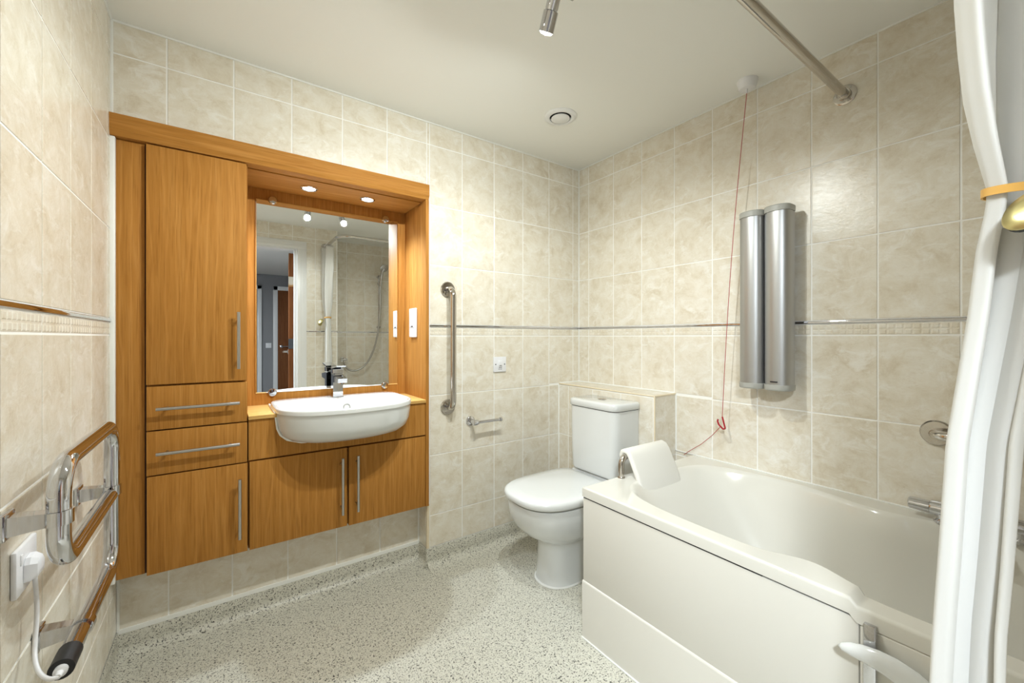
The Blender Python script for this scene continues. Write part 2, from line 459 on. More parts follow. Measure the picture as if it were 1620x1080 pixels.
# tiled return beside the recessed plinth
MB().box(0.850, 0.850 + TT + 0.010, YB + 0.012, YP, 0.095, 0.318, 0.001, 1).build('tile', 'tile', wall_back)
MB().tube([(0.859, YB + 0.006, 0.092), (0.859, YB + 0.006, 0.318)], 0.0085, 12).build('edge_trim', 'tile_edge', wall_back)

# sealant lines
def trim(n, m, mat='sealant'): return struct(m.build('trim_%d' % n, mat))
s = 0.0055
trim(1, MB().box(XR - s, XR + TT, YB - s, YB + TT, BOXZ, ZC, 0.0015))
trim(2, MB().box(XL - TT, XL + 0.007, YB - 0.007, YB + TT, 1.932, ZC, 0.0015))
trim(3, MB().box(XL, XR, YB - 0.004, YB + TT, ZC - 0.006, ZC).box(XR - 0.004, XR + TT, YA, YB, ZC - 0.006, ZC).box(XL - TT, XL + 0.004, YD, YB, ZC - 0.006, ZC))
m = MB()
m.tube([(BOXX - 0.001, YB - 0.001, 0.095), (BOXX - 0.001, YB - 0.001, BOXZ - 0.006), (BOXX + 0.01, YB - 0.001, BOXZ + 0.002), (XR - 0.002, YB - 0.002, BOXZ + 0.002), (XR - 0.001, BOXY + 0.008, BOXZ + 0.002), (XR - 0.001, BOXY - 0.002, BOXZ - 0.008), (XR - 0.001, BOXY - 0.002, 0.584)], 0.0042, 8)
trim(4, m)
trim(5, MB().box(XL - TT, XL + 0.013, 1.936, 1.9545, 0.318, 1.8545, 0.003))
trim(6, MB().box(XL, 0.8535, 1.944, YB + 0.001, 1.927, 1.9315))
trim(7, MB().box(XL + 0.001, XL + 0.008, YP - 0.007, YP, 0.09, 0.318).box(0.843, 0.850, YP - 0.006, YP, 0.09, 0.318).box(XL, 0.848, YP - 0.005, YP + TT, 0.084, 0.100))

# coved vinyl skirting
def cove(name, a, b, nrm):
    a = Vector(a); b = Vector(b); n = Vector(nrm)
    prof = [(0.0, 0.0), (0.0, 0.093), (0.0025, 0.0945), (0.004, 0.092), (0.0045, 0.040)]
    for q in range(7):
        t = q / 6 * PI / 2
        prof.append((0.0045 + 0.035 * (1 - math.cos(t)), 0.0375 - 0.035 * math.sin(t) * 1.0))
    prof.append((0.06, 0.0)); 
    r0 = [a + n * p + Vector((0, 0, h)) for p, h in prof]
    r1 = [b + n * p + Vector((0, 0, h)) for p, h in prof]
    return struct(MB().loft([r0, r1]).build(name, 'floor'))
cove('baseboard_plinth', (XL, YP, 0), (0.862, YP, 0), (0, -1, 0))
cove('baseboard_back', (0.852, YB, 0), (BOXX, YB, 0), (0, -1, 0))
cove('baseboard_return', (0.852, YP, 0), (0.852, YB - 0.003, 0), (-1, 0, 0))
cove('baseboard_left', (XL, YD, 0), (XL, YP, 0), (1, 0, 0))
cove('baseboard_boxing', (BOXX, YB, 0), (BOXX, BOXY, 0), (-1, 0, 0))
cove('baseboard_front', (DX1 + 0.09, YD, 0), (XE, YD, 0), (0, 1, 0))

# ------------------------------------------------------------------ hall seen in the mirror
HX0, HX1, HY0 = -1.0, 1.35, -3.9
hw = MB()
hw.box(HX0 - 0.1, HX0, HY0, YD - 0.12, 0, ZC + 0.06).box(HX1, HX1 + 0.1, HY0, YA - 0.1, 0, ZC + 0.06)
hw.box(HX0, XL - TT - 0.117, YD - 0.12, YD - 0.02, 0, ZC + 0.06)
struct(hw.build('wall_hall', 'hall_wall', smooth=False))
FD = [(0.28, 0.53), (0.775, 1.30)]
hw = MB(); xs = HX0 - 0.1
hw.box(HX0 - 0.1, HX1 + 0.1, HY0 - 0.1, HY0, 0, ZC + 0.06)
struct(hw.build('wall_hall_end', 'hall_wall', smooth=False))
struct(MB().box(HX0 - 0.1, HX1 + 0.1, HY0, YD - 0.12, -0.05, -0.002).build('floor_hall', 'hall_floor', smooth=False))
struct(MB().box(HX0 - 0.1, HX1 + 0.1, HY0, YD - 0.12, ZC + 0.002, ZC + 0.06).build('ceiling_hall', 'ceiling', smooth=False))
struct(MB().box(HX0, HX1, HY0, HY0 + 0.015, 0, 0.10, 0.003).build('baseboard_hall', 'white_gloss'))
def hall_door(n, x0, x1, label):
    d = struct(MB().box(x0 + 0.06, x1 - 0.06, HY0 + 0.002, HY0 + 0.03, 0.0, 1.99, 0.002).build('door_%d' % n, 'door_wood'), label)
    f = MB().box(x0, x0 + 0.07, HY0 + 0.001, HY0 + 0.05, 0, 2.06, 0.006).box(x1 - 0.07, x1, HY0 + 0.001, HY0 + 0.05, 0, 2.06, 0.006).box(x0, x1, HY0 + 0.001, HY0 + 0.05, 1.99, 2.06, 0.006)
    f.build('door_frame', 'white_gloss', d)
    MB().lathe([(0.025, 0), (0.025, 0.01), (0.012, 0.014), (0.012, 0.05)], (x0 + 0.13, HY0 + 0.03, 1.0), (0, 1, 0), 16).tube([(x0 + 0.13, HY0 + 0.075, 1.0), (x0 + 0.25, HY0 + 0.075, 1.0)], 0.009, 10).build('door_handle', 'chrome', d)
    return d
hall_door(2, 0.745, 1.33, 'dark brown door in white frame at hall end, seen in mirror')
hall_door(3, -0.05, 0.575, 'second hall end door, only its white frame in mirror')
sw = thing('hall_switch', (0.70, HY0, 1.02), 'small white switch plate on grey hall wall in mirror', 'switch')
MB().box(0.635, 0.72, HY0 + 0.001, HY0 + 0.01, 0.98, 1.065, 0.003).build('plate', 'white_plastic', sw)
MB().box(0.665, 0.69, HY0 + 0.0095, HY0 + 0.014, 1.003, 1.043, 0.002).build('rocker', 'white_plastic', sw)
HLX, HLY = -0.55, -0.66
hl = thing('hall_fill_light', (HLX, HLY, ZC), 'added round white fill light on the hall ceiling, out of sight', 'fill light')  # added unseen fixture, fills the curtain and right wall through the doorway
MB().lathe([(0.15, 0.0), (0.15, -0.03)], (HLX, HLY, ZC + 0.002), (0, 0, 1), 32).build('base', 'white_plastic', hl)
MB().lathe([(0.14, -0.028), (0.12, -0.06), (0.07, -0.08), (0.0, -0.085)], (HLX, HLY, ZC), (0, 0, 1), 32).build('diffuser', 'bulb_blue', hl)
lamp('hall_fill', 'AREA', (HLX, HLY, ZC - 0.10), HALL_FILL_W, HALL_FILL_RGB, hl, (0, 0, -1), 0.30)

# bathroom door, its lining and architrave
ln = MB()
for sx, x in ((-1, DX0), (1, DX1)):
    ln.box(min(x, x + sx * 0.03), max(x, x + sx * 0.03), YD - 0.13, YD - 0.0045, 0, DZ)
    ln.box(min(x, x - sx * 0.012), max(x, x - sx * 0.012), YD - 0.085, YD - 0.03, 0, DZ)
    a, b = (x + 0.008, x + 0.088) if sx > 0 else (x - 0.082, x - 0.008)
    ln.box(a, b, YD - 0.004, YD + 0.012, 0, DZ + 0.0078, 0.001)
    a, b = (a, b - 0.02) if sx > 0 else (a + 0.02, b)
    ln.box(a, b, YD + 0.0115, YD + 0.018, 0, DZ + 0.0078, 0.002)
    a, b = (a, b - 0.025) if sx > 0 else (a + 0.025, b)
    ln.box(a, b, YD + 0.0175, YD + 0.022, 0, DZ + 0.0078, 0.002)
ln.box(DX0 - 0.03, DX1 + 0.03, YD - 0.13, YD - 0.0045, DZ, DZ + 0.03)
ln.box(DX0 - 0.082, DX1 + 0.088, YD - 0.004, YD + 0.012, DZ + 0.008, DZ + 0.082, 0.003)
ln.box(DX0 - 0.062, DX1 + 0.068, YD + 0.0115, YD + 0.018, DZ + 0.008, DZ + 0.062, 0.004)
ln.box(DX0 - 0.037, DX1 + 0.043, YD + 0.0175, YD + 0.022, DZ + 0.008, DZ + 0.037, 0.003)
struct(ln.build('trim_8', 'white_gloss'), 'white moulded door architrave')
d1 = struct(MB().box(0.552, 0.594, -0.98, YD - 0.135, 0.01, 2.005, 0.002).build('door_1', 'door_wood', origin=(0.594, YD - 0.135, 0)), 'open dark brown bathroom door, seen in mirror')
for z in (0.25, 1.10, 1.72):
    MB().box(0.549, 0.598, YD - 0.137, YD - 0.131, z - 0.05, z + 0.05).tube([(0.598, YD - 0.13, z - 0.05), (0.598, YD - 0.13, z + 0.05)], 0.006, 8).build('hinge', 'chrome', d1)
d1.rotation_euler = (0, 0, R(6.5))
MB().lathe([(0.026, 0), (0.026, 0.008), (0.011, 0.012), (0.011, 0.05)], (0.552, -0.92, 1.0), (-1, 0, 0), 16).tube([(0.50, -0.92, 1.0), (0.50, -0.80, 1.0)], 0.009, 10).build('door_handle', 'chrome', d1)

# ------------------------------------------------------------------ fitted oak furniture
YF = 1.935        # door fronts
DT = 0.018        # board thickness
def bar_handle(parent, p0, p1, r=0.006):
    """straight bar on two pillars, in front of the board face"""
    a, b = Vector(p0), Vector(p1); d = (b - a).normalized()
    m = MB(); yo = -0.032
    m.tube([a + Vector((0, yo, 0)), b + Vector((0, yo, 0))], r, 14)
    for q in (a + d * 0.03, b - d * 0.03):
        m.tube([q + Vector((0, 0, 0)), q + Vector((0, yo, 0))], 0.0045, 10)
    h = m.build('handle', 'brushed', parent); h['label'] = 'brushed metal bar handle'
    return h
def front(name, x0, x1, z0, z1, parent, mat='oak'):
    return MB().box(x0, x1, YF, YF + DT, z0, z1, 0.0012, 2).build(name, mat, parent)

tc = thing('tall_cabinet', (-0.065, 2.03, 0.318), 'tall oak wall cabinet with two doors and two drawers beside the tiled left wall', 'cabinet')
b = MB()
b.box(-0.2165, -0.1985, YF + 0.0205, 2.226, 0.320, 1.8540).box(0.066, 0.0865, YF + 0.0205, 2.226, 0.320, 1.8540)
b.box(-0.1985, 0.066, YF + 0.0205, 2.226, 0.320, 0.338).box(-0.1985, 0.066, YF + 0.0205, 2.226, 1.836, 1.8540).box(-0.1985, 0.066, 2.215, 2.226, 0.338, 1.839)
b.box(-0.1985, 0.066, YF + 0.0205, 2.21, 0.985, 1.000).box(-0.1985, 0.066, YF + 0.0205, 2.21, 0.662, 0.676)
b.build('body', 'oak', tc)
MB().box(XL + 0.0005, -0.222, 1.955, 1.973, 0.322, 1.8540, 0.001).build('filler_panel', 'oak', tc)
MB().box(-0.2225, -0.2172, 1.958, 2.02, 0.322, 1.8540).build('shadow_joint', 'gap', tc)
d = front('door', -0.2165, 0.0825, 0.9955, 1.850, tc); bar_handle(d, (0.0555, YF, 1.043), (0.0555, YF, 1.262))
d = front('drawer', -0.2155, 0.0845, 0.8335, 0.9885, tc); bar_handle(d, (-0.187, YF, 0.911), (0.059, YF, 0.911))
d = front('drawer', -0.2155, 0.0850, 0.6725, 0.8285, tc); bar_handle(d, (-0.187, YF, 0.752), (0.059, YF, 0.752))
d = front('door', -0.2145, 0.0860, 0.3200, 0.6675, tc); bar_handle(d, (0.0595, YF, 0.385), (0.0595, YF, 0.616))

bc = thing('basin_cabinet', (0.465, 2.05, 0.318), 'wide oak base cabinet with two doors under the basin', 'cabinet')
b = MB()
b.box(0.0885, 0.1065, YF + 0.0205, 2.226, 0.320, 0.835).box(0.8165, 0.8345, YF + 0.0205, 2.226, 0.320, 0.835)
b.box(0.1065, 0.8165, YF + 0.0205, 2.226, 0.320, 0.338).box(0.1065, 0.8165, 2.215, 2.226, 0.338, 0.835).box(0.458, 0.474, YF + 0.0205, 2.20, 0.338, 0.700)
b.box(0.1065, 0.8165, YF + 0.0205, YF + 0.05, 0.664, 0.684)
b.build('body', 'oak', bc)
# fascia with the cut-out for the basin
def fascia():
    x0, x1, z0, z1 = 0.0895, 0.8365, 0.6765, 0.8365
    top = []
    n = 40
    for i in range(n + 1):
        x = x0 + (x1 - x0) * i / n
        u = abs((x - 0.468) / 0.276)
        zt = z1 if u >= 1 else 0.722 + (z1 - 0.722) * u ** 5
        top.append((x, zt))
    pts = [(x0, z0)] + [(x1, z0)] + list(reversed(top))
    mb = MB()
    bot = [(x, z0) for x, _ in top]
    for i in range(n):
        (xa, za), (xb, zb) = top[i], top[i + 1]
        if zb - z0 < 0.001: continue
        k = len(mb.v)
        mb.v += [(xa, YF, z0), (xb, YF, z0), (xb, YF, zb), (xa, YF, za), (xa, YF + DT, z0), (xb, YF + DT, z0), (xb, YF + DT, zb), (xa, YF + DT, za)]
        mb.f += [(k, k + 1, k + 2, k + 3), (k + 7, k + 6, k + 5, k + 4), (k, k + 4, k + 5, k + 1), (k + 3, k + 2, k + 6, k + 7)]
        if i == 0: mb.f.append((k, k + 3, k + 7, k + 4))
        if i == n - 1: mb.f.append((k + 1, k + 5, k + 6, k + 2))
    return mb
fascia().build('fascia_panel', 'oak', bc, smooth=False)
d = front('door', 0.0930, 0.4620, 0.3200, 0.6695, bc); bar_handle(d, (0.4375, YF, 0.384), (0.4375, YF, 0.633))
d = front('door', 0.4705, 0.8365, 0.3180, 0.6690, bc); bar_handle(d, (0.5030, YF, 0.384), (0.5030, YF, 0.634))

vf = thing('vanity_surround', (0.28, 2.05, 0.318), 'oak surround with header, lit recess and side panel around the mirror', 'cabinet surround')
h = MB()
pr = [(1.922, 1.928), (1.922, 1.874), (1.931, 1.8550), (1.985, 1.8550), (1.985, 1.928)]
h.loft([[(XL + 0.0005, y, z) for y, z in pr], [(0.8535, y, z) for y, z in pr]]).build('header', 'oak_h', vf, ang=20)
MB().box(0.0875, 0.8345, 1.9855, 2.227, 1.8505, 1.8685).build('soffit', 'oak_d', vf)
MB().box(0.8375, 0.8545, 1.930, 2.227, 0.318, 1.8545, 0.001).build('end_panel', 'oak', vf)
MB().box(0.0870, 0.5438, YR - 0.012, YR - 0.001, 0.852, 1.850).build('back_panel', 'oak', vf)
MB().box(0.5452, 0.8370, YR - 0.012, YR - 0.001, 0.852, 1.850).build('back_panel', 'oak', vf)

# worktop with the cut-out for the basin
wt = MB()
zt0, zt1 = 0.838, 0.853
wt.box(0.0885, 0.1905, 1.926, 2.2155, zt0, zt1, 0.0015).box(0.7455, 0.8370, 1.926, 2.2155, zt0, zt1, 0.0015).box(0.1905, 0.7455, 2.165, 2.2155, zt0, zt1)
tag(wt.build('worktop', 'worktop', origin=(0.465, 2.07, zt0)), 'thin pale oak worktop either side of the basin', 'worktop')

# downlights in the soffit
for i, (x, y, lab) in enumerate([(0.331, 2.085, 'recessed chrome downlight in oak soffit, nearer the tall cabinet'), (0.594, 2.083, 'recessed chrome downlight in oak soffit, nearer the side panel')]):
    t = thing('downlight', (x, y, 1.8505), lab, 'downlight', 'downlights over the basin')
    MB().lathe([(0.027, 0.0), (0.036, 0.0), (0.036, -0.003), (0.032, -0.006), (0.027, -0.004), (0.027, 0.0)], (x, y, 1.8505), (0, 0, 1), 32, False, False).build('bezel', 'chrome', t)
    MB().lathe([(0.0265, -0.0005), (0.0265, -0.002), (0.012, -0.003), (0, -0.003)], (x, y, 1.8505), (0, 0, 1), 24).build('lens', 'bulb_blue', t)
    lamp('downlight_lamp', 'SPOT', (x, y, 1.842), DOWN_W, DOWN_RGB, t, (0, 0, -1), 0.022, 128, 0.85)

# mirror
MX0, MX1, MZ0, MZ1, MY = 0.1285, 0.7935, 0.908, 1.800, YR - 0.0155
mr = thing('wall_mirror', (0.461, MY, MZ0), 'frameless rectangular mirror with four round chrome clips above the basin', 'mirror')
be = 0.004
MB().box(MX0, MX1, MY + 0.0005, MY + 0.0030, MZ0, MZ1).build('glass_edge', 'glass_edge', mr, smooth=False)
k = MB()
k.add([(MX0 + be, MY - 0.002, MZ0 + be), (MX1 - be, MY - 0.002, MZ0 + be), (MX1 - be, MY - 0.002, MZ1 - be), (MX0 + be, MY - 0.002, MZ1 - be),
       (MX0, MY - 0.0008, MZ0), (MX1, MY - 0.0008, MZ0), (MX1, MY - 0.0008, MZ1), (MX0, MY - 0.0008, MZ1),
       (MX0, MY + 0.0005, MZ0), (MX1, MY + 0.0005, MZ0), (MX1, MY + 0.0005, MZ1), (MX0, MY + 0.0005, MZ1)],
      [(0, 1, 2, 3)] + [(j + 4, (j + 1) % 4 + 4, (j + 1) % 4, j) for j in range(4)] + [(j + 8, (j + 1) % 4 + 8, (j + 1) % 4 + 4, j + 4) for j in range(4)] + [(11, 10, 9, 8)])
k.build('glass', 'mirror', mr, smooth=False)
for x, z in ((0.197, 1.803), (0.727, 1.802), (0.722, 0.9055), (0.196, 0.9075)):
    MB().lathe([(0.009, 0.0125), (0.009, -0.003), (0.018, -0.003), (0.0185, -0.006), (0.016, -0.009), (0.0, -0.010)], (x, MY - 0.0005, z), (0, 1, 0), 24).build('clip', 'chrome', mr)

# isolator on the recess side panel
XS = 0.8375
t = thing('shaver_isolator', (XS, 2.09, 1.16), 'white oblong switch plate with rounded corners on oak side panel', 'switch')
MB().box(XS - 0.011, XS - 0.0005, 2.040, 2.128, 1.165, 1.318, 0.004, 3).build('plate', 'white_plastic', t)
MB().box(XS - 0.013, XS - 0.010, 2.052, 2.116, 1.215, 1.300, 0.002).build('cover', 'white_plastic', t)
MB().box(XS - 0.0135, XS - 0.0125, 2.070, 2.096, 1.219, 1.225).build('mark', 'dark', t)
for z in (1.179, 1.309):
    MB().lathe([(0.003, 0), (0.003, 0.001)], (XS - 0.011, 2.084, z), (-1, 0, 0), 10).build('screw', 'brushed', t)

# ------------------------------------------------------------------ basin
def se_ring(cx, cy, ax, af, ab, nf, nb, z, N=72, front='-y'):
    pts = []
    for i in range(N):
        th = 2 * PI * i / N
        c, s_ = math.cos(th), math.sin(th)
        n = nf if s_ < 0 else nb
        rho = (abs(c) ** n + abs(s_) ** n) ** (-1.0 / n)
        a, bq = ax * rho * c, (af if s_ < 0 else ab) * rho * s_
        if front == '-y': pts.append((cx + a, cy + bq, z))
        else: pts.append((cx + bq, cy + a, z))
    return pts
bs = thing('washbasin', (0.468, 2.0, 0.72), 'white semi-recessed ceramic basin below the mirror', 'basin')
BX = 0.468
m = MB()
rings = [se_ring(BX, 1.98, 0.10, 0.06, 0.08, 2.3, 3, 0.716), se_ring(BX, 1.98, 0.19, 0.130, 0.12, 2.4, 3, 0.721), se_ring(BX, 1.98, 0.240, 0.180, 0.15, 2.5, 4, 0.738), se_ring(BX, 1.98, 0.266, 0.207, 0.17, 2.5, 5, 0.760),
         se_ring(BX, 1.98, 0.278, 0.219, 0.18, 2.5, 6, 0.790), se_ring(BX, 1.98, 0.2845, 0.225, 0.19, 2.5, 7, 0.835), se_ring(BX, 1.98, 0.286, 0.227, 0.200, 2.5, 8, 0.8535), se_ring(BX, 1.98, 0.288, 0.229, 0.225, 2.5, 8, 0.8545),
         se_ring(BX, 1.98, 0.288, 0.229, 0.225, 2.5, 8, 0.868), se_ring(BX, 1.98, 0.286, 0.227, 0.223, 2.5, 8, 0.8725), se_ring(BX, 1.98, 0.282, 0.223, 0.219, 2.5, 8, 0.8742),
         se_ring(BX, 1.975, 0.274, 0.212, 0.115, 2.5, 5, 0.8738), se_ring(BX, 1.975, 0.270, 0.208, 0.110, 2.5, 5, 0.870),
         se_ring(BX, 1.975, 0.262, 0.200, 0.098, 2.5, 4, 0.845), se_ring(BX, 1.975, 0.232, 0.170, 0.088, 2.5, 4, 0.80), se_ring(BX, 1.975, 0.190, 0.130, 0.07, 2.4, 3, 0.77), se_ring(BX, 1.975, 0.10, 0.06, 0.04, 2.2, 2.4, 0.758), se_ring(BX, 1.975, 0.02, 0.02, 0.02, 2, 2, 0.756)]
m.loft(rings, True, True).build('bowl', 'ceramic', bs, ang=60)
MB().lathe([(0.013, 0.003), (0.017, 0.003), (0.017, -0.006), (0.013, -0.006), (0.013, 0.003)], (BX + 0.025, 2.0705, 0.829), (0, -1, 0.2), 20, False, False).lathe([(0.0135, -0.002), (0.0135, -0.0015)], (BX + 0.025, 2.0705, 0.829), (0, -1, 0.2), 16).build('overflow', 'brushed', bs)
MB().lathe([(0.022, 0.0), (0.022, 0.003), (0.018, 0.005), (0.0, 0.006)], (BX, 1.975, 0.756), (0, 0, 1), 20).build('waste', 'chrome', bs)
# silicone bead where the basin meets worktop and fascia
half = [(0.2855, 0.850), (0.2848, 0.835), (0.2795, 0.790), (0.268, 0.762), (0.243, 0.739), (0.19, 0.7215), (0.10, 0.7165), (0.0, 0.7155)]
bead = [(BX - a, YF - 0.002, z) for a, z in half] + [(BX + a, YF - 0.002, z) for a, z in half[-2::-1]]
MB().tube([(BX - 0.2865, 2.19, 0.856), (BX - 0.2870, 1.95, 0.856)] + bead + [(BX + 0.2870, 1.95, 0.856), (BX + 0.2865, 2.19, 0.856)], 0.0042, 8, 0.01, fseg=3).build('sealant_bead', 'sealant', bs)

# basin mixer
TX, TY = 0.463, 2.135
tp = thing('basin_tap', (TX, TY, 0.874), 'square chrome mixer tap on the basin', 'tap')
def taper(m, x, y, z0, z1, a0, a1, b0, b1):
    r0 = [(x - a0, y - b0, z0), (x + a0, y - b0, z0), (x + a0, y + b0, z0), (x - a0, y + b0, z0)]
    r1 = [(x - a1, y - b1, z1), (x + a1, y - b1, z1), (x + a1, y + b1, z1), (x - a1, y + b1, z1)]
    return m.loft([r0, r1])
mm = MB().box(TX - 0.026, TX + 0.026, TY - 0.026, TY + 0.026, 0.8735, 0.880, 0.002)
taper(mm, TX, TY, 0.880, 0.985, 0.0225, 0.0225, 0.0235, 0.021)
mm.build('body', 'chrome', tp, smooth=False)
sp = MB()
sp.loft([[(TX - 0.0215, TY - 0.02, 0.948), (TX + 0.0215, TY - 0.02, 0.948), (TX + 0.0215, TY - 0.02, 0.983), (TX - 0.0215, TY - 0.02, 0.983)],
         [(TX - 0.0205, TY - 0.110, 0.952), (TX + 0.0205, TY - 0.110, 0.952), (TX + 0.0205, TY - 0.116, 0.972), (TX - 0.0205, TY - 0.116, 0.972)]])
sp.lathe([(0.011, 0), (0.011, -0.006)], (TX, TY - 0.098, 0.953), (0, 0, 1), 16)
sp.build('spout', 'chrome', tp, smooth=False)
lv = MB().box(TX - 0.0235, TX + 0.0235, TY - 0.024, TY + 0.024, 0.989, 1.012, 0.002)
lv.loft([[(TX - 0.0235, TY + 0.02, 1.012), (TX + 0.0235, TY + 0.02, 1.012), (TX + 0.0235, TY + 0.02, 1.020), (TX - 0.0235, TY + 0.02, 1.020)],
         [(TX - 0.021, TY - 0.085, 1.024), (TX + 0.021, TY - 0.085, 1.024), (TX + 0.021, TY - 0.087, 1.031), (TX - 0.021, TY - 0.087, 1.031)]])
lv.box(TX - 0.012, TX + 0.012, TY - 0.012, TY + 0.012, 0.984, 0.990)
lv.build('lever', 'chrome', tp, smooth=False)

# ------------------------------------------------------------------ back wall fittings
gx, gz0, gz1 = 0.9665, 0.8014, 1.4137
t = thing('grab_rail', (gx, YB, 0.80), 'vertical polished steel grab rail beside the oak surround', 'grab rail')
MB().tube([(gx, YB - 0.004, gz0), (gx, YB - 0.066, gz0), (gx, YB - 0.066, gz1), (gx, YB - 0.004, gz1)], 0.0155, 18, 0.045).build('bar', 'steel', t)
for z in (gz0, gz1):
    MB().lathe([(0.041, 0.0005), (0.041, 0.006), (0.037, 0.010), (0.018, 0.011)], (gx, YB, z), (0, -1, 0), 32).build('flange', 'steel', t)
t = thing('toilet_roll_holder', (1.101, YB, 0.713), 'empty chrome bar toilet roll holder on the tiled back wall', 'toilet roll holder')
MB().lathe([(0.026, 0.0005), (0.026, 0.006), (0.020, 0.012), (0.012, 0.014), (0.012, 0.045)], (1.101, YB, 0.713), (0, -1, 0), 24).build('rosette', 'chrome', t)
MB().tube([(1.101, YB - 0.035, 0.713), (1.101, YB - 0.06, 0.713), (1.258, YB - 0.06, 0.713)], 0.0075, 12, 0.015).lathe([(0.012, 0), (0.0125, 0.006), (0.010, 0.011), (0.0, 0.012)], (1.256, YB - 0.06, 0.713), (1, 0, 0), 16).lathe([(0.015, 0), (0.015, 0.02), (0.011, 0.03)], (1.087, YB - 0.06, 0.713), (1, 0, 0), 16).build('bar', 'chrome', t)
t = thing('fan_isolator_switch', (1.29, YB, 0.97), 'square white switch plate with two screws on the back wall', 'switch')
MB().box(1.247, 1.333, YB - 0.009, YB - 0.0005, 0.969, 1.055, 0.003).build('plate', 'white_plastic', t)
MB().box(1.279, 1.305, YB - 0.0135, YB - 0.008, 1.000, 1.033, 0.002).build('rocker', 'white_plastic', t)
MB().box(1.2835, 1.2985, YB - 0.0142, YB - 0.0130, 1.0035, 1.0065).build('mark', 'dark', t)
for x in (1.2605, 1.3205):
    MB().lathe([(0.0035, 0), (0.0035, 0.0008)], (x, YB - 0.009, 1.012), (0, -1, 0), 10).build('screw', 'dark', t)
for a_, b_, z in ((1.279, 1.303, 0.9845), (1.282, 1.301, 0.993)):
    x = a_
    while x < b_ - 0.002:
        MB().box(x, x + 0.0026, YB - 0.0094, YB - 0.0088, z - 0.0017, z + 0.0017).build('print', 'dark', t); x += 0.0042

# ------------------------------------------------------------------ toilet
TC = 1.514
wc = thing('toilet', (1.42, TC, 0.0), 'white close-coupled toilet with closed lid between boxing and bath', 'toilet')
def wr(xf, xb, hw_, z, nf=2.3, nb=8, xm=None, N=64):
    xm = (xf + hw_ * 1.22) if xm is None else xm
    return se_ring(xm, TC, hw_, xm - xf, xb - xm, nf, nb, z, N, '-x')
pan = MB()
pan.loft([wr(1.236, 1.66, 0.105, 0.0), wr(1.240, 1.66, 0.102, 0.012), wr(1.246, 1.66, 0.100, 0.09), wr(1.249, 1.66, 0.100, 0.165), wr(1.243, 1.665, 0.105, 0.198),
          wr(1.222, 1.67, 0.122, 0.214), wr(1.188, 1.68, 0.145, 0.232), wr(1.152, 1.69, 0.164, 0.256), wr(1.125, 1.70, 0.176, 0.288), wr(1.108, 1.715, 0.187, 0.325, 2.5), wr(1.101, 1.725, 0.191, 0.365, 2.5), wr(1.099, 1.73, 0.192, 0.395, 2.5), wr(1.102, 1.73, 0.190, 0.4005, 2.5), wr(1.16, 1.72, 0.15, 0.402, 2.5)], True, True)
pan.build('pan', 'ceramic', wc, ang=50)
MB().box(1.575, 1.735, TC - 0.155, TC + 0.155, 0.36, 0.452, 0.018, 4).build('cistern_platform', 'ceramic', wc)
MB().loft([wr(1.110, 1.60, 0.182, 0.4015, 2.5), wr(1.104, 1.60, 0.187, 0.402, 2.5), wr(1.104, 1.60, 0.187, 0.4092, 2.5), wr(1.110, 1.60, 0.182, 0.4096, 2.5)], True, True).build('seat', 'grey_plastic', wc, ang=60)
sl = MB()
sl.loft([wr(1.100, 1.578, 0.190, 0.4100, 2.6, 7), wr(1.089, 1.583, 0.198, 0.4115, 2.6, 7), wr(1.084, 1.585, 0.202, 0.418, 2.6, 7), wr(1.084, 1.585, 0.202, 0.433, 2.6, 7), wr(1.088, 1.583, 0.198, 0.4410, 2.6, 7), wr(1.099, 1.578, 0.189, 0.4460, 2.55, 6), wr(1.15, 1.55, 0.145, 0.4485, 2.4, 4), wr(1.3, 1.45, 0.03, 0.4495, 2.3, 3)], True, True)
sl.build('seat_lid', 'ceramic', wc, ang=60)
def rrect(x0, x1, y0, y1, rf, z, n=6, rb=0.004):
    pts = []
    for (cx, cy, r_, a0) in ((x1 - rb, y1 - rb, rb, 0), (x0 + rf, y1 - rf, rf, 90), (x0 + rf, y0 + rf, rf, 180), (x1 - rb, y0 + rb, rb, 270)):
        for q in range(n + 1):
            a = R(a0 + 90 * q / n)
            pts.append((cx + r_ * math.cos(a), cy + r_ * math.sin(a), z))
    return pts
CY0, CY1, CX0, CX1 = 1.338, 1.668, 1.557, 1.7395
MB().loft([rrect(CX0 + 0.014, CX1, CY0 + 0.012, CY1 - 0.012, 0.035, 0.460), rrect(CX0 + 0.006, CX1, CY0 + 0.006, CY1 - 0.006, 0.04, 0.475), rrect(CX0 + 0.002, CX1, CY0 + 0.002, CY1 - 0.002, 0.042, 0.62), rrect(CX0 + 0.001, CX1, CY0 + 0.001, CY1 - 0.001, 0.042, 0.796)]).build('cistern', 'ceramic', wc, ang=50)
MB().loft([rrect(CX0 + 0.0025, CX1 - 0.002, CY0 + 0.0025, CY1 - 0.0025, 0.041, 0.7955), rrect(CX0 + 0.0025, CX1 - 0.002, CY0 + 0.0025, CY1 - 0.0025, 0.041, 0.7995)]).build('lid_joint', 'shadow_gap', wc)
MB().loft([rrect(CX0 - 0.002, CX1, CY0 - 0.002, CY1 + 0.002, 0.044, 0.7995), rrect(CX0 - 0.005, CX1, CY0 - 0.005, CY1 + 0.005, 0.047, 0.802), rrect(CX0 - 0.005, CX1, CY0 - 0.005, CY1 + 0.005, 0.047, 0.826), rrect(CX0 - 0.002, CX1 - 0.002, CY0 - 0.002, CY1 + 0.002, 0.044, 0.833), rrect(CX0 + 0.008, CX1 - 0.004, CY0 + 0.008, CY1 - 0.008, 0.036, 0.8365)]).build('cistern_lid', 'ceramic', wc, ang=50)
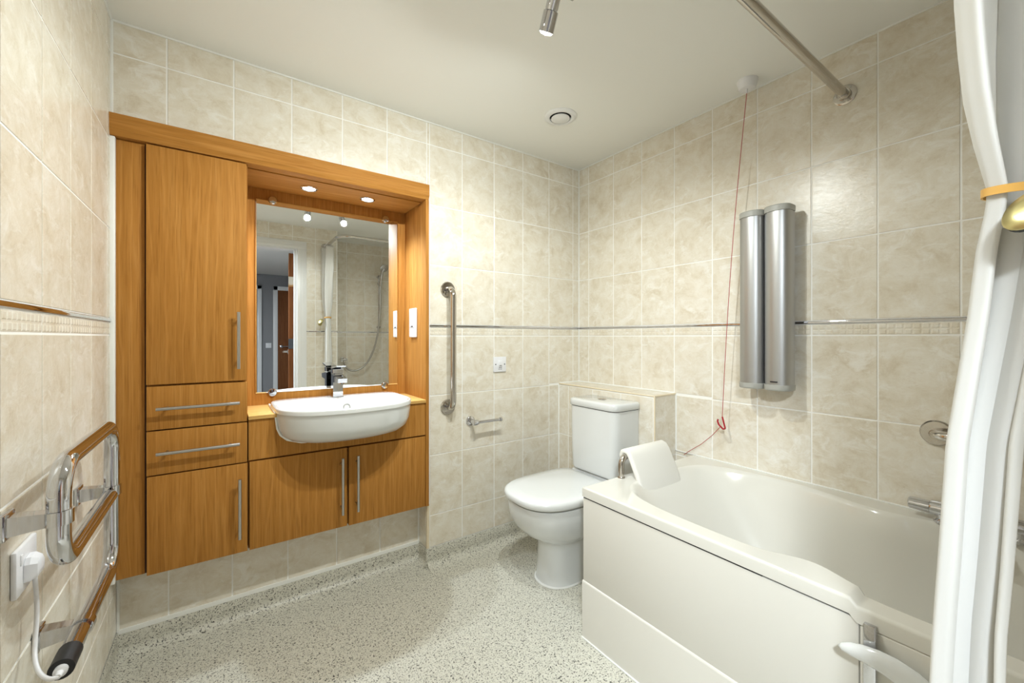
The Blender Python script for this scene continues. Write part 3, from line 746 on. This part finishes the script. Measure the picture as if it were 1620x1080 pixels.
MB().lathe([(0.023, 0), (0.023, 0.004), (0.019, 0.0055), (0.0, 0.006)], (1.650, 1.505, 0.8363), (0, 0, 1), 24).build('flush_button', 'steel', wc)
MB().loft([wr(1.231, 1.66, 0.109, 0.0), wr(1.231, 1.66, 0.109, 0.003), wr(1.237, 1.66, 0.104, 0.007)], True, True).build('floor_sealant', 'sealant', wc)

# ------------------------------------------------------------------ bath
ZR = 0.5825
BX0, BX1, BY0, BY1 = 1.150, 1.9165, YA + 0.001, 1.152
bt = thing('bathtub', (1.53, 0.3, 0.0), 'ivory acrylic walk-in bath with side door and plain panels along the right wall', 'bathtub')
N = 400
def bath_ring(kind, z, p=None):
    pts = []
    cx, cy = (BX0 + BX1) / 2, (BY0 + BY1) / 2
    A, B = (BX1 - BX0) / 2, (BY1 - BY0) / 2
    for i in range(N):
        th = 2 * PI * i / N
        c, s_ = math.cos(th), math.sin(th)
        if kind == 'outer':
            k_ = 1 / max(abs(c), abs(s_)); o = p
            x, y = cx + (A + o) * k_ * c, cy + (B + o) * k_ * s_
            x = min(x, BX1)
        else:
            icx, icy, a, b_, n, bump = p
            k_ = (abs(c) ** n + abs(s_) ** n) ** (-1 / n)
            x, y = icx + a * k_ * c, icy + b_ * k_ * s_
            g1 = math.exp(-((y - 0.42) / 0.085) ** 2) * bump
            g2 = math.exp(-((y - 0.42) / 0.16) ** 2) * bump
            w_ = max(-1, min(1, (x - icx) / a))
            if w_ < 0: x += 0.045 * g1 * (-w_)
            else: x -= 0.060 * g2 * w_
        zz = z
        if x < 1.30 and -0.34 < y < 0.311 and z > 0.53: zz -= 0.014
        pts.append((x, y, zz))
    return pts
IC = (1.541, 0.302)
sh = MB()
sh.loft([bath_ring('outer', 0.546, -0.004), bath_ring('outer', 0.546, 0.0), bath_ring('outer', 0.548, 0.0), bath_ring('outer', 0.575, 0.0), bath_ring('outer', 0.5785, -0.0008), bath_ring('outer', 0.5812, -0.003), bath_ring('outer', ZR, -0.0065), bath_ring('outer', ZR, -0.009),
         bath_ring('in', ZR, (IC[0], IC[1] + 0.004, 0.336, 0.768, 5.2, 1)), bath_ring('in', ZR, (IC[0], IC[1] + 0.004, 0.334, 0.766, 5.2, 1)), bath_ring('in', ZR - 0.002, (IC[0], IC[1] + 0.004, 0.330, 0.762, 5.1, 1)), bath_ring('in', ZR - 0.007, (IC[0], IC[1] + 0.004, 0.325, 0.757, 5.0, 1)), bath_ring('in', ZR - 0.016, (IC[0], IC[1] + 0.002, 0.320, 0.750, 4.8, 1)),
         bath_ring('in', 0.50, (IC[0], IC[1] - 0.01, 0.303, 0.722, 4.2, 0.9)), bath_ring('in', 0.40, (IC[0], IC[1] - 0.03, 0.278, 0.662, 3.7, 0.5)), bath_ring('in', 0.28, (IC[0], IC[1] - 0.05, 0.245, 0.585, 3.0, 0.1)),
         bath_ring('in', 0.21, (IC[0], IC[1] - 0.06, 0.220, 0.54, 2.8, 0)), bath_ring('in', 0.18, (IC[0], IC[1] - 0.06, 0.17, 0.48, 2.6, 0)), bath_ring('in', 0.172, (IC[0], IC[1] - 0.06, 0.06, 0.2, 2.2, 0))], False, True)
sh.build('shell', 'acrylic', bt, ang=50)
MB().box(1.1525, 1.160, 0.3005, BY1 - 0.003, 0.215, 0.5405, 0.002).box(1.160, BX1 - 0.003, BY1 - 0.012, BY1 - 0.004, 0.0, 0.5405, 0.002).build('side_panel', 'acrylic_panel', bt)
MB().box(1.1535, 1.160, 0.50, BY1 - 0.004, 0.5405, 0.5462).build('rim_shadow_gap', 'shadow_gap', bt)
lp = MB()
pr = [(1.147, 0.0), (1.147, 0.214), (1.1485, 0.2185), (1.1535, 0.2225), (1.160, 0.2225), (1.160, 0.0)]
lp.loft([[(x, BY0, z) for x, z in pr], [(x, BY1 - 0.002, z) for x, z in pr]]).build('plinth_panel', 'acrylic_panel', bt, ang=60)
MB().box(1.150, 1.162, -0.345, 0.298, 0.225, 0.531, 0.004, 3).build('door', 'acrylic', bt)
MB().box(1.1545, 1.162, BY0, -0.352, 0.215, 0.5425, 0.002).build('side_panel', 'acrylic_panel', bt)
MB().box(1.156, 1.161, 0.296, 0.302, 0.222, 0.545).build('door_joint', 'grey_plastic', bt)
# door latch and lever
MB().box(1.138, 1.151, 0.268, 0.290, 0.40, 0.545, 0.003).build('latch', 'chrome', bt)
cl = [(0.327, 0.481, 0.003), (0.320, 0.4825, 0.0085), (0.305, 0.486, 0.0135), (0.285, 0.489, 0.0175), (0.26, 0.490, 0.0215), (0.235, 0.487, 0.025), (0.21, 0.479, 0.0275), (0.188, 0.466, 0.028), (0.170, 0.449, 0.024), (0.158, 0.435, 0.015), (0.153, 0.428, 0.004)]
rings = []
for i, (y, z, hh) in enumerate(cl):
    a = Vector((cl[max(0, i - 1)][0], cl[max(0, i - 1)][1])); b_ = Vector((cl[min(len(cl) - 1, i + 1)][0], cl[min(len(cl) - 1, i + 1)][1]))
    tn = (b_ - a).normalized(); nn = Vector((-tn.y, tn.x))
    rings.append([(1.121 + 0.013 * min(1, hh / 0.012) * math.cos(2 * PI * j / 16), y + nn.x * hh * math.sin(2 * PI * j / 16), z + nn.y * hh * math.sin(2 * PI * j / 16)) for j in range(16)])
MB().loft(rings).build('lever', 'ceramic', bt, ang=70)
MB().lathe([(0.010, 0), (0.010, 0.018)], (1.150, 0.275, 0.478), (-1, 0, 0), 14).build('lever_pivot', 'steel', bt)
MB().box(1.9125, 1.9168, BY0, BOXY - 0.004, ZR - 0.002, ZR + 0.004, 0.001).build('wall_sealant', 'sealant', bt)
MB().box(1.1415, 1.1475, BY0, BY1 - 0.002, 0.0, 0.006, 0.002).build('floor_sealant', 'sealant', bt)

# headrest
hr = thing('bath_headrest', (1.50, 1.13, ZR), 'ivory padded headrest draped over a chrome bar at the bath end', 'headrest')
MB().tube([(1.357, 1.133, ZR), (1.357, 1.133, 0.668), (1.662, 1.128, 0.668), (1.662, 1.128, ZR)], 0.0128, 16, 0.034).lathe([(0.0155, 0.0), (0.0155, 0.003), (0.012, 0.008)], (1.357, 1.133, ZR), (0, 0, 1), 18).lathe([(0.0155, 0.0), (0.0155, 0.003), (0.012, 0.008)], (1.662, 1.128, ZR), (0, 0, 1), 18).build('bar', 'steel', hr)
path = [(1.152, 0.652), (1.153, 0.668), (1.147, 0.683), (1.133, 0.689), (1.118, 0.684), (1.106, 0.668), (1.092, 0.640), (1.076, 0.607), (1.059, 0.571), (1.041, 0.530)]
thick = [0.006, 0.009, 0.0105, 0.011, 0.0115, 0.012, 0.012, 0.012, 0.011, 0.006]
def cush_ring(x, sc):
    up_, dn_ = [], []
    for i, (y, z) in enumerate(path):
        a = Vector(path[max(0, i - 1)]); b_ = Vector(path[min(len(path) - 1, i + 1)])
        tn = (b_ - a).normalized(); nn = Vector((tn.y, -tn.x))
        if nn.y < 0 and i > 2: nn = -nn
        h_ = thick[i] * sc
        nn = Vector((-tn.y, tn.x)) if Vector((-tn.y, tn.x)).dot(Vector((y, z)) - Vector((1.128, 0.60))) > 0 else Vector((tn.y, -tn.x))
        up_.append((x, y + nn.x * h_, z + nn.y * h_)); dn_.append((x, y - nn.x * h_, z - nn.y * h_))
    return up_ + dn_[::-1]
MB().loft([cush_ring(1.376, 0.55), cush_ring(1.379, 0.85), cush_ring(1.386, 1.0), cush_ring(1.630, 1.0), cush_ring(1.637, 0.85), cush_ring(1.640, 0.55)]).build('cushion', 'cushion', hr, ang=60)

# ------------------------------------------------------------------ right wall fittings
bd = thing('twin_column_wall_unit', (XR, 0.785, 0.95), 'tall satin aluminium twin-column wall unit above the bath', 'wall unit')
def colsec(yc, hwid, z, x_back=1.868, depth=0.072):
    pts = [(x_back, yc + hwid, z)]
    for q in range(13):
        a = PI * q / 12
        pts.append((x_back - 0.030 - (depth - 0.030) * math.sin(a) ** 0.7, yc + hwid * math.cos(a), z))
    pts.append((x_back, yc - hwid, z))
    return pts
for yc in (0.8335, 0.7345):
    MB().loft([colsec(yc, 0.0465, 0.975), colsec(yc, 0.0465, 1.668)]).build('column', 'alu', bd, ang=50)
    MB().loft([colsec(yc, 0.0470, 0.952, depth=0.073), colsec(yc, 0.0490, 0.957, depth=0.076), colsec(yc, 0.0490, 0.975, depth=0.076)]).build('end_cap', 'grey_plastic', bd, ang=30)
    MB().loft([colsec(yc, 0.0490, 1.668, depth=0.076), colsec(yc, 0.0490, 1.688, depth=0.076), colsec(yc, 0.0470, 1.692, depth=0.073)]).build('end_cap', 'grey_plastic', bd, ang=30)
MB().box(1.834, 1.868, 0.7815, 0.7865, 0.96, 1.685).build('centre_joint', 'dark', bd)
for y in (0.794, 0.774, 0.692):
    MB().box(1.824, 1.868, y - 0.0022, y + 0.0022, 0.976, 1.667, 0.001).build('edge_bead', 'alu', bd)
MB().box(1.867, XR - 0.0005, 0.735, 0.835, 0.99, 1.65, 0.003).build('wall_bracket', 'grey_plastic', bd)
MB().box(1.7915, 1.7965, 0.722, 0.748, 0.985, 0.990, 0.001).build('label_plate', 'dark', bd)

ap = thing('alarm_pull_cord', (1.833, 0.853, ZC), 'red emergency pull cord with triangle handle hanging from a white ceiling switch', 'pull cord')
MB().lathe([(0.040, 0.0), (0.040, -0.006), (0.0385, -0.008), (0.034, -0.030), (0.029, -0.036), (0.0, -0.038)], (1.833, 0.853, ZC), (0, 0, 1), 32).build('ceiling_switch', 'white_plastic', ap)
MB().tube([(1.828, 0.853, ZC - 0.036), (1.828, 0.853, ZC - 0.055)], 0.004, 8).build('cord_grip', 'white_plastic', ap)
c0 = Vector((1.828, 0.853, ZC - 0.05)); c1 = Vector((1.86, 0.975, 0.804))
pts = [c0.lerp(c1, q / 14) + Vector((0, 0.012, 0)) * math.sin(PI * q / 14) for q in range(15)]
MB().tube(pts, 0.0016, 6).build('cord', 'cord', ap)
tc1, tc2 = Vector((1.862, 0.9725, 0.748)), Vector((1.862, 0.998, 0.780))
MB().tube([c1, Vector((1.861, 0.962, 0.752)), tc1, Vector((1.862, 0.992, 0.765)), tc2, Vector((1.862, 0.996, 0.789))], 0.0038, 8, 0.004).build('triangle', 'red', ap)
pts = [Vector((1.862, 0.985, 0.756)), Vector((1.87, 1.03, 0.705)), Vector((1.88, 1.09, 0.650)), Vector((1.892, 1.15, 0.607)), Vector((1.90, 1.19, 0.575))]
MB().tube(pts, 0.0014, 6).build('cord', 'cord', ap)

g2 = thing('bath_grab_rail', (XR, 0.0, 0.85), 'horizontal polished steel grab rail on the right wall, half behind the curtain', 'grab rail')
MB().tube([(XR - 0.004, 0.297, 0.852), (XR - 0.062, 0.297, 0.852), (XR - 0.062, -0.30, 0.852), (XR - 0.004, -0.30, 0.852)], 0.016, 18, 0.042).build('bar', 'steel', g2)
for y in (0.297, -0.30):
    MB().lathe([(0.041, 0.0005), (0.041, 0.006), (0.037, 0.010), (0.018, 0.011)], (XR, y, 0.852), (-1, 0, 0), 32).build('flange', 'steel', g2)

bm_ = thing('bath_mixer_tap', (1.865, 0.2, 0.60), 'chrome thermostatic bath mixer on the wall-side rim beside the curtain', 'tap')
xm, zm = 1.858, 0.622
MB().lathe([(0.015, 0.0), (0.0185, 0.003), (0.0195, 0.045), (0.0195, 0.050)], (xm, 0.354, zm), (0, -1, 0), 24).build('control_knob', 'chrome', bm_)
MB().lathe([(0.0215, 0.0), (0.023, 0.004), (0.023, 0.215), (0.0215, 0.22)], (xm, 0.3025, zm), (0, -1, 0), 24).build('body', 'chrome', bm_)
MB().lathe([(0.0195, 0.0), (0.0195, 0.045), (0.0185, 0.05), (0.015, 0.053)], (xm, 0.081, zm), (0, -1, 0), 24).build('control_knob', 'chrome', bm_)
for y in (0.27, 0.115):
    MB().lathe([(0.027, 0.0), (0.027, 0.006), (0.020, 0.012), (0.020, 0.04)], (xm, y, ZR), (0, 0, 1), 20).build('pillar', 'chrome', bm_)
MB().tube([(xm, 0.19, zm), (xm - 0.05, 0.19, zm + 0.002), (xm - 0.11, 0.19, zm - 0.015)], 0.013, 14, 0.03).build('spout', 'chrome', bm_)

# curtain rail, curtain and holdback
CR, ZRail, YRail, XRail = 0.0155, 2.075, 0.540, 0.862
t = thing('curtain_rail', (1.4, YRail, ZRail), 'L-shaped polished steel shower curtain rail below the ceiling', 'curtain rail')
MB().tube([(XR - 0.003, YRail, ZRail), (XRail, YRail, ZRail), (XRail, YD + 0.003, ZRail)], CR, 20, 0.11, fseg=14).build('rail', 'steel', t)
for loc, ax in (((XR, YRail, ZRail), (-1, 0, 0)), ((XRail, YD, ZRail), (0, 1, 0))):
    f = MB().lathe([(0.0365, 0.0005), (0.0365, 0.003), (0.034, 0.0045), (0.021, 0.005), (0.021, 0.020), (0.0195, 0.022), (0.0155, 0.022)], loc, ax, 32).build('flange', 'steel', t)
    for k_ in range(3):
        a = R(90 + 120 * k_ + 35)
        u = Vector((0, math.cos(a), math.sin(a))) if ax[0] else Vector((math.cos(a), 0, math.sin(a)))
        MB().lathe([(0.0042, 0.0), (0.0042, 0.0015), (0.002, 0.002)], Vector(loc) + Vector(ax) * 0.0044 + u * 0.028, ax, 10).build('screw', 'brushed', f)

Y1 = [(2.06, 0.130), (1.65, 0.1187), (1.576, 0.1143), (1.50, 0.108), (1.433, 0.0973), (1.368, 0.0845), (1.345, 0.0850), (1.2825, 0.0944), (1.195, 0.1015), (1.068, 0.1156), (1.012, 0.1218), (0.87, 0.128), (0.73, 0.1348), (0.654, 0.1374), (0.25, 0.145)]
Y0 = [(2.06, -0.062), (1.65, -0.050), (1.50, -0.03), (1.368, 0.012), (1.345, 0.012), (1.2, 0.030), (1.03, 0.052), (0.86, 0.0605), (0.77, 0.066), (0.25, 0.075)]
AM = [(2.06, 0.046), (1.65, 0.042), (1.5, 0.036), (1.368, 0.022), (1.345, 0.022), (1.2, 0.025), (1.0, 0.029), (0.25, 0.036)]
crt = thing('shower_curtain', (XRail, 0.03, 0.25), 'white shower curtain gathered and tied back at the right edge', 'shower curtain')
m = MB(); NZ, NS = 110, 150
grid = []
for i in range(NZ + 1):
    z = 2.058 - (2.058 - 0.25) * i / NZ
    y0, y1, am = lerp_table(Y0, z), lerp_table(Y1, z), lerp_table(AM, z)
    row = []
    for j in range(NS + 1):
        s_ = j / NS
        ph = PI * 3.7 * s_ + 0.35 * math.sin(1.7 * z + 4 * s_)
        wv = 1.0 - 2.0 * abs(math.sin(ph)) ** 0.85 * (0.80 + 0.20 * math.sin(7 * s_ + 1.1 * z))
        wv += 0.07 * math.sin(2 * PI * 9 * s_ + 2.3 * z)
        lean = 0.014 * math.sin(2 * PI * 3.2 * s_ + 1.6 * z)
        f_ = 0.5 + 0.5 * (1 - 2 * s_)
        row.append((XRail + am * wv, y0 + (y1 - y0) * (1 - s_) + lean * math.sin(PI * s_) ** 0.7, z))
    grid.append(row)
m.loft(grid, False, False, closed=False)
co = m.build('cloth', 'curtain', crt, ang=180)
sd = co.modifiers.new('thickness', 'SOLIDIFY'); sd.thickness = 0.0012
for k_ in range(7):
    y = -0.05 + 0.028 * k_
    MB().lathe([(0.0190, -0.0015), (0.0205, 0.0), (0.0190, 0.0015), (0.0178, 0.0), (0.0190, -0.0015)], (XRail, y, ZRail - 0.002), (0, 1, 0), 20, False, False).build('curtain_ring', 'white_plastic', crt)
# ribbon round the gathered cloth
zt_ = 1.356
rib = []
for i in range(40):
    a = 2 * PI * i / 40
    rib.append((XRail + 0.031 * math.cos(a), 0.0465 + 0.0425 * math.sin(a), zt_ + 0.006 * math.sin(a)))
r2 = lambda dz, k2: [(XRail + (p[0] - XRail) * k2, 0.0465 + (p[1] - 0.0465) * k2, p[2] + dz) for p in rib]
MB().loft([r2(-0.0055, 1.0), r2(-0.0055, 1.05), r2(0.0055, 1.05), r2(0.0055, 1.0), r2(-0.0055, 1.0)], False, False).build('tie_ribbon', 'gold_ribbon', crt)
hb = thing('curtain_holdback', (0.80, YD, 1.31), 'round antique brass curtain holdback at the right edge', 'holdback')
ax = Vector((-0.72, 0.50, 0.48)).normalized()
hc = Vector((0.795, 0.0430, 1.322))
MB().lathe([(0.0, 0.003), (0.014, 0.0025), (0.027, 0.001), (0.030, -0.002), (0.030, -0.0035)], hc, ax, 32).build('disc', 'brass', hb)
MB().lathe([(0.0302, -0.0035), (0.0302, -0.008), (0.012, -0.010)], hc, ax, 32).build('disc_back', 'black', hb)
MB().tube([hc - ax * 0.008, hc - ax * 0.03 + Vector((0, -0.02, 0)), Vector((0.815, YD + 0.004, 1.30))], 0.006, 12, 0.02).build('stem', 'brass', hb)
MB().lathe([(0.020, 0.0005), (0.020, 0.004), (0.012, 0.008)], (0.815, YD, 1.30), (0, 1, 0), 20).build('wall_rose', 'brass', hb)

# ------------------------------------------------------------------ shower set on the alcove end wall (seen in the mirror)
ss = thing('shower_set', (1.536, YA, 1.25), 'chrome shower riser rail with handset and hose, seen in the mirror', 'shower')
ys = YA + 0.05
MB().tube([(1.536, ys, 1.27), (1.536, ys, 1.90)], 0.0095, 14).build('riser_rail', 'chrome', ss)
for z in (1.285, 1.885):
    MB().tube([(1.536, YA + 0.0005, z), (1.536, ys + 0.012, z)], 0.015, 14).build('wall_mount', 'chrome', ss)
MB().tube([(1.536, ys - 0.01, 1.80), (1.536, ys + 0.06, 1.81)], 0.019, 14).build('slider', 'chrome', ss)
MB().tube([(1.536, ys + 0.055, 1.76), (1.536, ys + 0.065, 1.82), (1.545, ys + 0.09, 1.93), (1.56, ys + 0.12, 1.975)], lambda q: 0.013 + 0.005 * q, 14).build('handset', 'chrome', ss)
MB().lathe([(0.020, 0.0), (0.048, 0.012), (0.052, 0.026), (0.046, 0.030), (0.0, 0.031)], (1.556, ys + 0.10, 1.985), (0.25, 0.75, -0.6), 28).build('shower_head', 'chrome', ss)
import itertools
def bez(p, n=24):
    out = []
    for i in range(n + 1):
        t_ = i / n; q = [Vector(a) for a in p]
        while len(q) > 1: q = [a.lerp(b2, t_) for a, b2 in zip(q, q[1:])]
        out.append(q[0])
    return out
MB().tube(bez([(1.536, ys + 0.055, 1.765), (1.54, ys + 0.06, 1.30), (1.52, ys + 0.05, 0.75), (1.28, ys + 0.03, 0.72), (1.155, ys + 0.01, 0.75), (1.14, ys, 0.89)], 34), 0.010, 10).build('hose', 'brushed', ss)
MB().lathe([(0.030, 0.0005), (0.030, 0.006), (0.014, 0.012), (0.014, 0.05)], (1.14, YA, 0.91), (0, 1, 0), 20).tube([(1.14, ys, 0.93), (1.14, ys, 0.88)], 0.013, 12).build('wall_outlet', 'chrome', ss)
MB().tube([(1.10, ys + 0.005, 0.912), (1.175, ys + 0.005, 0.912)], 0.010, 12).build('outlet_valve', 'chrome', ss)

# ------------------------------------------------------------------ ceiling fittings
vt = thing('ceiling_vent', (1.373, 1.526, ZC), 'round white extractor vent in the ceiling', 'vent')
MB().lathe([(0.052, 0.0), (0.080, 0.0), (0.080, -0.003), (0.074, -0.008), (0.060, -0.011), (0.054, -0.008), (0.052, 0.0)], (1.373, 1.526, ZC), (0, 0, 1), 40, False, False).build('rim', 'white_gloss', vt)
MB().lathe([(0.0535, -0.0006), (0.0535, -0.001)], (1.373, 1.526, ZC), (0, 0, 1), 36).build('throat', 'shadow_gap', vt)
MB().lathe([(0.012, -0.001), (0.012, -0.008), (0.045, -0.009), (0.046, -0.012), (0.040, -0.015), (0.0, -0.016)], (1.373, 1.526, ZC), (0, 0, 1), 36).build('centre_disc', 'white_gloss', vt)

sl_ = thing('ceiling_spotlight', (0.69, 0.94, ZC), 'chrome ceiling spotlight bar with two tubular lamp heads', 'ceiling light')
MB().box(0.46, 0.92, 0.915, 0.965, ZC - 0.022, ZC - 0.0005, 0.006, 3).build('bar', 'chrome', sl_)
AX = [Vector((0.12, 0.60, -0.84)).normalized(), Vector((-0.16, 0.56, -0.84)).normalized()]
for i, (face, ax) in enumerate(zip((Vector((0.800, 0.953, 2.083)), Vector((0.540, 0.945, 2.088))), AX)):
    back = face - ax * 0.120
    hd = MB().lathe([(0.0150, 0.006), (0.0190, 0.0), (0.0190, 0.062), (0.0175, 0.066)], back, ax, 28).lathe([(0.0190, 0.067), (0.0225, 0.069), (0.0225, 0.119), (0.0205, 0.120), (0.0205, 0.112)], back, ax, 28, True, False)
    h_ = hd.build('lamp_head', 'chrome', sl_, ang=35)
    MB().lathe([(0.0205, 0.113), (0.0200, 0.120), (0.0150, 0.125), (0.0, 0.127)], back, ax, 24).build('lens', 'bulb', h_)
    top = Vector((back.x, 0.94, ZC - 0.03))
    MB().tube([back + ax * 0.01, back - ax * 0.004, (top.x, top.y, ZC - 0.024)], 0.007, 10).build('knuckle', 'chrome', sl_)
    lamp('spot_lamp', 'SPOT', face + ax * 0.012, SPOT_W * (1.08, 0.86)[i], SPOT_RGB, sl_, ax, 0.02, 174, 0.7)
    lamp('spill_lamp', 'SPOT', face + ax * 0.014, SPOT_SPILL_W * (1.1, 0.8)[i], SPOT_RGB, sl_, (0, 0, -1), 0.02, 178, 0.35)

# ------------------------------------------------------------------ towel rail, socket and flex on the left wall
tr = thing('heated_towel_rail', (XL, 1.3, 0.54), 'chrome heated towel rail bent from one tube on the left wall', 'towel rail')
xt = -0.2415
yn, yf, z1_, z2_, z3_ = 1.090, 1.535, 0.930, 0.745, 0.550
rt = 0.0165
MB().tube([(xt, 1.150, z3_), (xt, yf, z3_), (xt, yf, z1_), (xt, yn, z1_), (xt, yn, z2_), (xt, yf - 0.03, z2_)], rt, 22, 0.062, fseg=12).build('tube', 'chrome', tr)
MB().tube([(xt, 1.160, z3_), (xt, 1.104, z3_)], 0.0185, 22).build('end_sleeve', 'black', tr)
MB().lathe([(0.010, 0.0), (0.010, 0.008), (0.0055, 0.010), (0.0045, 0.022)], (xt, 1.105, z3_), (0, -1, 0), 16).build('flex_gland', 'white_plastic', tr)
for (y, z) in ((yn, 0.838), (yf, 0.752), (1.247, z3_)):
    br = MB()
    br.box(XL + 0.0005, XL + 0.010, y - 0.023, y + 0.023, z - 0.023, z + 0.023, 0.003)
    br.loft([[(XL + 0.009, y - 0.016, z - 0.017), (XL + 0.009, y + 0.016, z - 0.017), (XL + 0.009, y + 0.016, z + 0.017), (XL + 0.009, y - 0.016, z + 0.017)],
             [(xt - 0.012, y - 0.0125, z - 0.0125), (xt - 0.012, y + 0.0125, z - 0.0125), (xt - 0.012, y + 0.0125, z + 0.0125), (xt - 0.012, y - 0.0125, z + 0.0125)]])
    ax = (0, 0, 1) if z != z3_ else (0, 1, 0)
    br.lathe([(0.0168, -0.0125), (0.0200, -0.0125), (0.0200, 0.0125), (0.0168, 0.0125), (0.0168, -0.0125)], (xt, y, z), ax, 26, False, False)
    br.build('bracket', 'chrome', tr, ang=35)

so = thing('power_socket', (XL, 1.17, 0.69), 'white single power socket on the left wall below the towel rail', 'socket')
MB().box(XL + 0.0005, XL + 0.009, 1.121, 1.222, 0.690, 0.776, 0.003).build('plate', 'white_plastic', so)
MB().box(XL + 0.008, XL + 0.0115, 1.136, 1.146, 0.745, 0.765, 0.002).build('rocker', 'white_plastic', so)
pg = thing('power_plug', (XL + 0.009, 1.172, 0.70), 'white mains plug with a white flex running to the towel rail', 'plug')
def plug_ring(x, hy, h0, h1): 
    return [(x, 1.172 - hy, 0.729 - h0), (x, 1.172 + hy, 0.729 - h0), (x, 1.172 + hy, 0.729 + h1 * 0.5), (x, 1.172 + hy * 0.6, 0.729 + h1), (x, 1.172 - hy * 0.6, 0.729 + h1), (x, 1.172 - hy, 0.729 + h1 * 0.5)]
MB().loft([plug_ring(XL + 0.0095, 0.022, 0.021, 0.021), plug_ring(XL + 0.017, 0.022, 0.021, 0.021), plug_ring(XL + 0.026, 0.017, 0.017, 0.015), plug_ring(XL + 0.028, 0.013, 0.013, 0.011)]).build('body', 'white_plastic', pg, ang=30)
MB().tube(bez([(XL + 0.018, 1.172, 0.712), (XL + 0.020, 1.172, 0.66), (XL + 0.030, 1.170, 0.60), (XL + 0.012, 1.168, 0.570), (XL + 0.016, 1.14, 0.545), (XL + 0.050, 1.075, 0.548), (xt, 1.074, 0.550), (xt, 1.090, z3_)], 34), 0.0036, 10).build('flex', 'white_plastic', pg)
